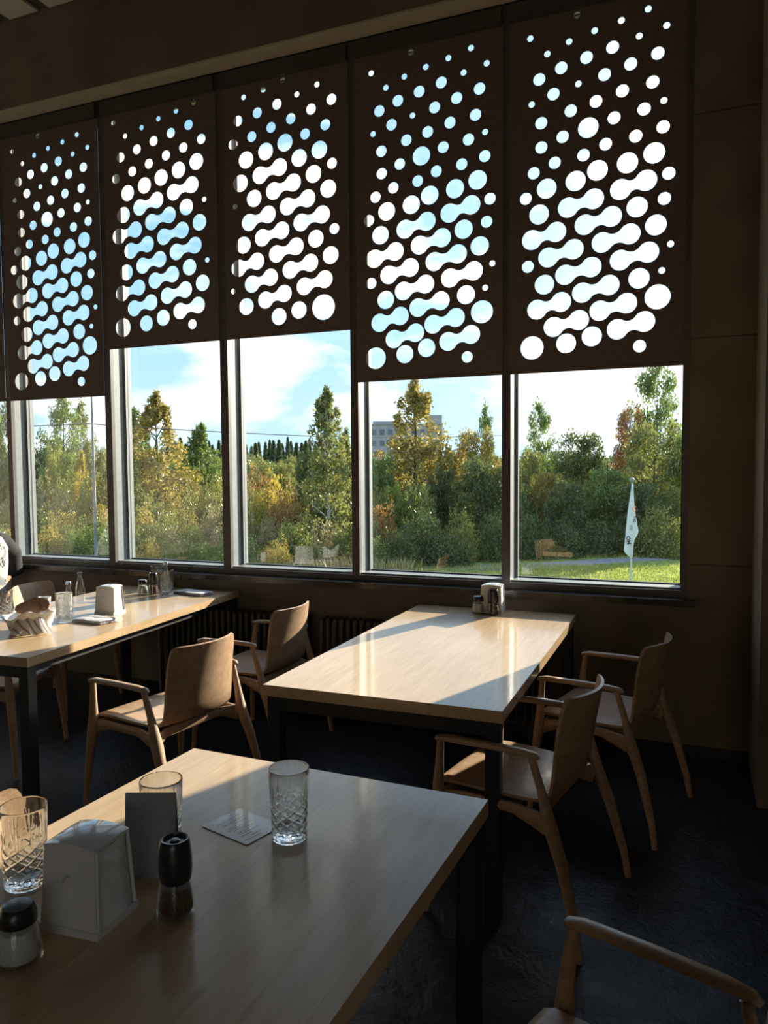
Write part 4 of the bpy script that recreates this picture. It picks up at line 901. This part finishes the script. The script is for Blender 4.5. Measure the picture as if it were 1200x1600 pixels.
def trunk_mesh(kind, seed, w, h):
    rr = random.Random(seed); b = BM(); r = (.016 if kind != 'fir' else .007)*h
    top = .9 if kind != 'bush' else .5
    if kind == 'bush':
        for k in range(6):
            a = rr.random()*6.28; loft(b, [(0, 0, 0), (.12*w*math.cos(a), .12*w*math.sin(a), .3*h), (.3*w*math.cos(a), .3*w*math.sin(a), .72*h)], [.014*h, .010*h, .003*h], 5)
    else:
        pts = [(rr.uniform(-.012, .012)*w*(k > 0), rr.uniform(-.012, .012)*w*(k > 0), h*top*k/7) for k in range(8)]
        loft(b, pts, [r*(1-.85*k/7) for k in range(8)], 7)
        for k in range(16 if kind != 'fir' else 0):
            t = rr.uniform(.22, .85); a = rr.random()*6.28; L_ = w*.40*(1-t*.6)*rr.uniform(.6, 1.1); z = h*t*top
            loft(b, [(0, 0, z), (L_*.5*math.cos(a), L_*.5*math.sin(a), z+h*.05), (L_*math.cos(a), L_*math.sin(a), z+h*.12)], [r*.35*(1-t*.5), r*.2, r*.06], 5)
    bmesh.ops.recalc_face_normals(b, faces=b.faces); me = bpy.data.meshes.new('trunk_'+kind); b.to_mesh(me); b.free(); return me
KIND = {}
def kind_meshes(key, kind, n, size, w, h, seed):
    KIND[key] = (foliage_mesh(kind, n, size, seed, w, h), trunk_mesh(kind, seed+1, w, h), w, h)
for s in range(2):
    kind_meshes('birch%d' % s, 'birch', 6500, .11, 5.0, 11.0, 10+s)
    kind_meshes('round%d' % s, 'round', 8000, .115, 8.0, 9.0, 20+s)
    kind_meshes('bush%d' % s, 'bush', 4200, .075, 4.4, 2.8, 30+s)
kind_meshes('bush2', 'bush', 4200, .07, 4.4, 2.8, 44)
kind_meshes('loose0', 'loose', 6000, .11, 7.0, 11.0, 41)
kind_meshes('fir0', 'fir', 5000, .16, 5.0, 12.0, 51)
for k_, (f_, t_, w_, h_) in KIND.items(): f_.materials.append(LEAF['green']); t_.materials.append(M['bark'])
def plant(key, px, depth, top_py, wpx, leaf, label, name='tree', cat='tree', group=None, bark='bark', zb=GZ, sd=0):
    fo, tr, w, h = KIND[key]
    g = ground_at(px, depth, zb); g.z = zb
    ztop = at(px, top_py, depth).z; H_ = ztop-zb; W_ = wpx*depth/1195
    t = thing(name, label, cat, g, 0, group); rz = R_.random()*6.28
    for nm, me, mt in (('foliage', fo, LEAF[leaf]), ('trunk', tr, M[bark])):
        o = bpy.data.objects.new(nm, me); C.objects.link(o); o.parent = t; o.rotation_euler = (0, 0, rz)
        o.scale = (W_/w, W_/w, H_/h); o.material_slots[0].link = 'OBJECT'; o.material_slots[0].material = mt
    return t
# the trees one can tell apart, window by window
plant('round0', 4, 62, 600, 60, 'green', 'dark leafy tree cut by the left edge, beyond the leftmost sliver of window', sd=1)
plant('loose0', 100, 66, 612, 84, 'green', 'tall open crowned green tree beyond the window nearest the left edge')
plant('loose0', 128, 70, 624, 52, 'olive', 'narrow open crowned tree behind the tall lamp post')
plant('round1', 62, 68, 672, 50, 'dark', 'dark green tree below and left of the tall open crowned tree')
plant('round0', 84, 64, 676, 44, 'lime', 'yellow green young tree in front of the tall open crowned tree')
plant('birch0', 128, 62, 700, 46, 'yellow', 'small golden tree at the foot of the lamp post')
plant('round1', 155, 72, 672, 40, 'olive', 'olive green tree just right of the lamp post')
plant('round1', 108, 72, 668, 60, 'dark', 'dark tree filling the gap behind the yellow green young tree')
plant('birch1', 213, 62, 626, 84, 'green', 'green birch at the left side of the window above the left table')
plant('birch0', 246, 58, 604, 126, 'gold', 'large golden birch beyond the window above the left table')
plant('birch1', 314, 64, 652, 84, 'green', 'thin fresh green birch right of the large golden birch')
plant('round1', 288, 66, 706, 56, 'olive', 'low olive tree between the golden and the thin green birch')
plant('round0', 340, 70, 706, 40, 'olive', 'olive green tree behind the mullion right of the thin green birch')
plant('birch1', 512, 47, 590, 104, 'olive', 'big birch with a pale trunk beyond the middle window', bark='birchbark')
plant('round1', 486, 52, 672, 60, 'dark', 'dense dark green tree at the left of the big pale trunked birch')
plant('birch0', 541, 50, 662, 64, 'olive', 'olive tree hard against the right side of the middle window')
plant('round0', 540, 55, 745, 44, 'yellow', 'golden tree low at the right of the big pale trunked birch')
plant('round0', 402, 72, 708, 64, 'olive', 'olive tree at the left of the middle window below the forest line')
plant('round1', 442, 70, 702, 60, 'olive', 'olive tree at the centre of the middle window below the forest line')
plant('round0', 380, 66, 742, 44, 'dark', 'dark low tree at the far left of the middle window')
plant('birch0', 649, 60, 582, 138, 'gold', 'tall golden green birch in front of the grey building')
plant('round1', 598, 58, 688, 56, 'green', 'green tree left of the tall golden green birch')
plant('round0', 618, 52, 744, 52, 'lime', 'round yellow green bush like tree below the tall golden birch')
plant('round1', 652, 54, 738, 66, 'olive', 'olive tree at the foot of the tall golden birch')
plant('round0', 690, 56, 716, 60, 'dark', 'dark brown green tree right of the tall golden birch')
plant('round0', 742, 60, 652, 92, 'gold', 'broad golden topped tree at the right side of the second window from the right')
plant('round1', 745, 53, 690, 84, 'dark', 'broad dark green tree in front of the golden topped tree')
plant('loose0', 758, 66, 628, 40, 'green', 'slim pointed tree rising above the golden topped tree')
plant('round1', 702, 62, 678, 54, 'olive', 'olive tree between the golden birch and the broad golden topped tree')
plant('loose0', 842, 66, 626, 66, 'green', 'sparse light tree rising at the left of the rightmost window')
plant('round0', 826, 56, 684, 66, 'olive', 'speckled olive tree at the left side of the rightmost window')
plant('round1', 858, 54, 716, 64, 'gold', 'yellowish tree below the sparse light tree')
plant('round1', 908, 66, 645, 88, 'dark', 'dark round crowned tree at the middle of the rightmost window')
plant('round0', 884, 50, 738, 84, 'dark', 'low dark green willow at the centre left of the rightmost window')
plant('round1', 950, 52, 705, 96, 'green', 'grey green willow left of the white flag')
plant('round0', 1022, 56, 638, 128, 'olive', 'large grey green tree right of the white flag')
plant('round1', 1085, 54, 640, 90, 'green', 'green tree cut by the right edge of the rightmost window')
plant('loose0', 1026, 66, 556, 112, 'green', 'tall airy tree at the top right of the rightmost window')
plant('round0', 984, 64, 614, 62, 'orange', 'orange leaved tree below the tall airy tree')
plant('round1', 1000, 50, 735, 90, 'dark', 'dark tree directly behind the flag')
plant('round0', 1060, 50, 748, 70, 'olive', 'speckled olive tree low at the right edge of the rightmost window')
plant('round1', 790, 54, 700, 50, 'olive', 'olive tree hidden mostly by the mullion left of the rightmost window')
def where(px):
    for x1, nm in ((25, 'cut by the left edge'), (170, 'beyond the window above the person'), (352, 'beyond the window above the left table'), (553, 'beyond the middle window'), (790, 'beyond the second window from the right'), (9999, 'beyond the rightmost window')):
        if px < x1: return nm
# forest edge far behind
rr = random.Random(12)
for k in range(34):
    px = 262 + k*7.2 + rr.uniform(-2, 2); plant('fir0', px, rr.uniform(118, 140), rr.uniform(684, 700), rr.uniform(26, 40), rr.choice(['fir', 'fir', 'dark']), 'conifer in the far forest line '+where(px), 'conifer', 'tree', 'far forest conifers '+where(px))
for k in range(34):
    px = -20 + k*34.5; plant('round%d' % (k % 2), px, rr.uniform(84, 96), rr.uniform(690, 706), rr.uniform(58, 78), rr.choice(['olive', 'dark', 'green', 'olive']), 'leafy tree in the far belt '+where(px), 'tree', 'tree', 'far belt trees '+where(px))
# scrub in the field, golden, brown and green
rr = random.Random(5)
LB = {'gold': 'golden shrub in the scrub of the field', 'rust': 'rusty brown shrub in the scrub of the field', 'olive': 'olive green shrub in the scrub of the field', 'yellow': 'bright yellow shrub in the scrub of the field', 'green': 'green shrub in the scrub of the field', 'dark': 'dark green shrub in the scrub of the field', 'lime': 'lime green shrub in the scrub of the field', 'straw': 'straw coloured shrub in the scrub of the field'}
rows = [(60, 742, 18, 54, -20, 590), (54, 765, 18, 56, -30, 590), (49, 790, 17, 62, -20, 600), (44.5, 815, 16, 64, -30, 600), (41, 842, 16, 60, -20, 600)]
RW = ['farthest', 'far', 'half distant', 'near', 'nearest']
for ri, (d, top, n, wp, xa, xb) in enumerate(rows):
    for k in range(n):
        px = xa + (xb-xa)*(k+.5)/n + rr.uniform(-8, 8)
        pal = ['rust', 'gold', 'olive', 'straw', 'olive', 'gold', 'straw', 'olive'] if px < 420 else ['rust', 'yellow', 'olive', 'dark', 'olive']
        if d < 46: pal = ['olive', 'straw', 'olive', 'green', 'gold']
        lf = rr.choice(pal); plant('bush%d' % rr.randrange(3), px, d+rr.uniform(-2, 2), top+rr.uniform(-7, 9), wp*rr.uniform(.8, 1.25), lf, RW[ri]+' '+LB[lf].replace(' in the scrub of the field', '')+' '+where(px), 'shrub', 'shrub', RW[ri]+' '+lf+' shrubs '+where(px))
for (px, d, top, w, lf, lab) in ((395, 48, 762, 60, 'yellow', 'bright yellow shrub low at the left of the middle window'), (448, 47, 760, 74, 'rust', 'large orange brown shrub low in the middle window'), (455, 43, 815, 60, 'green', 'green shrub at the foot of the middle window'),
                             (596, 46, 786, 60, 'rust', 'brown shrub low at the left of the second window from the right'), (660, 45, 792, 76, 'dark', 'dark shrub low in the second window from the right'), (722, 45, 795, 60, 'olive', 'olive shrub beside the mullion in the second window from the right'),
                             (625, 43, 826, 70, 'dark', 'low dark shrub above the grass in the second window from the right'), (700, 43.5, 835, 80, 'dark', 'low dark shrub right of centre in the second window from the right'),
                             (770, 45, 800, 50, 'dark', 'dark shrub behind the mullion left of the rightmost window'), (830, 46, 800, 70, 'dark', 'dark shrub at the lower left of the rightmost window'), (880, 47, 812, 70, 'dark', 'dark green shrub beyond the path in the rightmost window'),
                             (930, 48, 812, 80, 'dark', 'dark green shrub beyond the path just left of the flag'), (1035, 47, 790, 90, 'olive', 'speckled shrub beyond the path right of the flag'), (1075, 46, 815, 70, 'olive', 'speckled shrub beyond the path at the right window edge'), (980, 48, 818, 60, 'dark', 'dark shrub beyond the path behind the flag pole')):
    plant('bush%d' % (int(px) % 3), px, d, top, w, lf, lab, 'shrub', 'shrub')

rr = random.Random(9)
for k in range(22):
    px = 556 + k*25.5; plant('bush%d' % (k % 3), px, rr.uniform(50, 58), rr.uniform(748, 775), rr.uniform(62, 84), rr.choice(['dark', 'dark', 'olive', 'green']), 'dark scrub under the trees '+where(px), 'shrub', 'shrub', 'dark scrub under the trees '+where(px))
# ---- lamp post, cable, flag, building
t = thing('lamp_post', 'tall thin lamp post rising beyond the window nearest the left edge', 'lamp post', ground_at(146, 40))
b = BM(); loft(b, [(0, 0, 0), (0, 0, 5), (0, 0, 10.3)], [.095, .075, .05], 10); obj('pole', b, M['polemetal'], t, smooth=True)
b = BM(); loft(b, [(0, 0, 10.25), (0, -.1, 10.5), (-.05, -.35, 10.6)], [.04]*3, 8); la = obj('arm', b, M['polemetal'], t, smooth=True)
b = BM(); bmesh.ops.create_uvsphere(b, u_segments=16, v_segments=10, radius=1, matrix=Matrix.Translation((-.1, -.55, 10.6)) @ Matrix.Rotation(.5, 4, 'Z') @ Matrix.Diagonal((.22, .34, .13, 1))); obj('lamp_head', b, M['polemetal'], la, smooth=True)
pts = []
for px, py, d in ((-60, 655, 60), (42, 666, 56), (100, 664, 52), (139, 662, 50), (199, 667, 52), (343, 675, 58), (473, 681, 64), (578, 683.5, 70), (686, 683, 78), (800, 680, 88)): pts.append(at(px, py, d))
b = BM(); loft(b, pts, [.035]*len(pts), 6); tag(obj('overhead_cable', b, M['wire'], smooth=True), 'thin black overhead cable crossing in front of the trees', 'cable')
g = ground_at(988, 24.5)
t = thing('flag_pole', 'white flag pole with a ball finial on the lawn beyond the rightmost window', 'flag pole', g)
ft = at(988, 752, 24.5).z - GZ
b = BM(); loft(b, [(0, 0, 0), (0, 0, ft)], [.034, .022], 12); obj('pole', b, M['whitepole'], t, smooth=True)
b = BM(); lathe(b, [(0, -.09), (.035, -.085), (.045, -.06), (.085, -.02), (.09, .01), (.06, .06), (.02, .09), (0, .10)], 18, z0=ft+.03); obj('finial', b, M['polemetal'], t, smooth=True)
# the limp flag: a folded cloth hanging beside the pole
Rv = CR @ Vector((1, 0, 0)); Rv.z = 0; Rv.normalize(); rz = math.atan2(Rv.y, Rv.x)
fl = thing('flag', 'limp white flag with black letters and an orange mark hanging on its pole', 'flag', (g.x, g.y, g.z+ft-.10), rz)
prof = [(0, -.02, .03), (.30, -.06, .045), (.65, -.10, .07), (1.0, -.135, .12), (1.35, -.165, .19), (1.50, -.18, .225), (1.62, -.19, .19), (1.80, -.21, .09), (2.0, -.235, .05), (2.12, -.25, .04)]
def flag_y(u, z): return .045*math.sin(u*7+z*1.3) + .02*math.sin(u*17+z*2)
b = BM(); G = []
for (z, l, r_) in prof + [(2.20, -.21, .035), (2.28, -.13, .03), (2.36, -.05, .02)]:
    G.append([b.verts.new((l+(r_-l)*j/14, -.04 + flag_y(j/14, z)*min(1, z+.15), -z)) for j in range(15)])
for i in range(len(G)-1):
    for j in range(14): b.faces.new((G[i][j], G[i][j+1], G[i+1][j+1], G[i+1][j]))
bmesh.ops.subdivide_edges(b, edges=b.edges[:], cuts=1, smooth=.3, use_grid_fill=True)
bmesh.ops.solidify(b, geom=b.faces[:], thickness=.006)
fc = obj('cloth', b, M['flag'], fl, smooth='full')
def letter(txt, x, z, size, rot, mat, name):
    cu = bpy.data.curves.new('t', 'FONT'); cu.body = txt; cu.size = size; cu.extrude = .004; cu.offset = .004
    o = bpy.data.objects.new('t', cu); C.objects.link(o); dg = bpy.context.evaluated_depsgraph_get(); dg.update()
    me = bpy.data.meshes.new_from_object(o.evaluated_get(dg)); bpy.data.objects.remove(o)
    me.transform(Matrix.Translation((x, -.115, -z)) @ Matrix.Rotation(math.pi/2, 4, 'X') @ Matrix.Rotation(rot, 4, 'Z')); me.materials.clear()
    return link(name, me, mat, fc)
letter('OM', -.205, 1.66, .17, math.radians(-82), M['flagink'], 'letters')
letter('TO', -.10, 1.30, .12, math.radians(-84), M['cardgrey'], 'letters')
letter('TAC', .02, 1.02, .10, math.radians(-84), M['flagink'], 'letters')
b = BM(); loft(b, [(.055+.05*math.cos(a)*1.0, -.115, -.78+.07*math.sin(a)) for a in [math.radians(40+290*k/14) for k in range(15)]], [.012]*15, 6, up=(0, 1, 0)); loft(b, [(.03, -.115, -.78), (.09, -.115, -.78)], [.010]*2, 6, up=(0, 1, 0)); obj('round_mark', b, M['flagorange'], fc)

D = 200; k_ = D/1195
o0 = at(575, 700, D); t = thing('apartment_block', 'grey panel building far behind the tall golden birch', 'building', (o0.x, o0.y, GZ), rz)
def zz(py): return at(600, py, D).z - GZ
b = BM(); box(b, 0, 19.5, 0, 12, 0, zz(664)); bw = obj('wall', b, M['blockwall'], t)
b = BM(); box(b, 1.3, 6.4, 1, 11, zz(664), zz(658)); box(b, 16.2, 19.4, .5, 11, zz(664), zz(649)); obj('roof_house', b, M['blockwall'], t)
b = BM(); box(b, -.2, 19.7, -.2, 12.2, zz(664), zz(664)+.25); obj('roof_edge', b, M['cardgrey'], t)
for r in range(5):
    for c in range(9):
        z = zz(664) - 1.9 - r*2.9; x = 1.0+c*2.1
        obj('window', box(BM(), x, x+1.2, -.06, .02, z-.7, z+.7), M['blockglass'], bw)
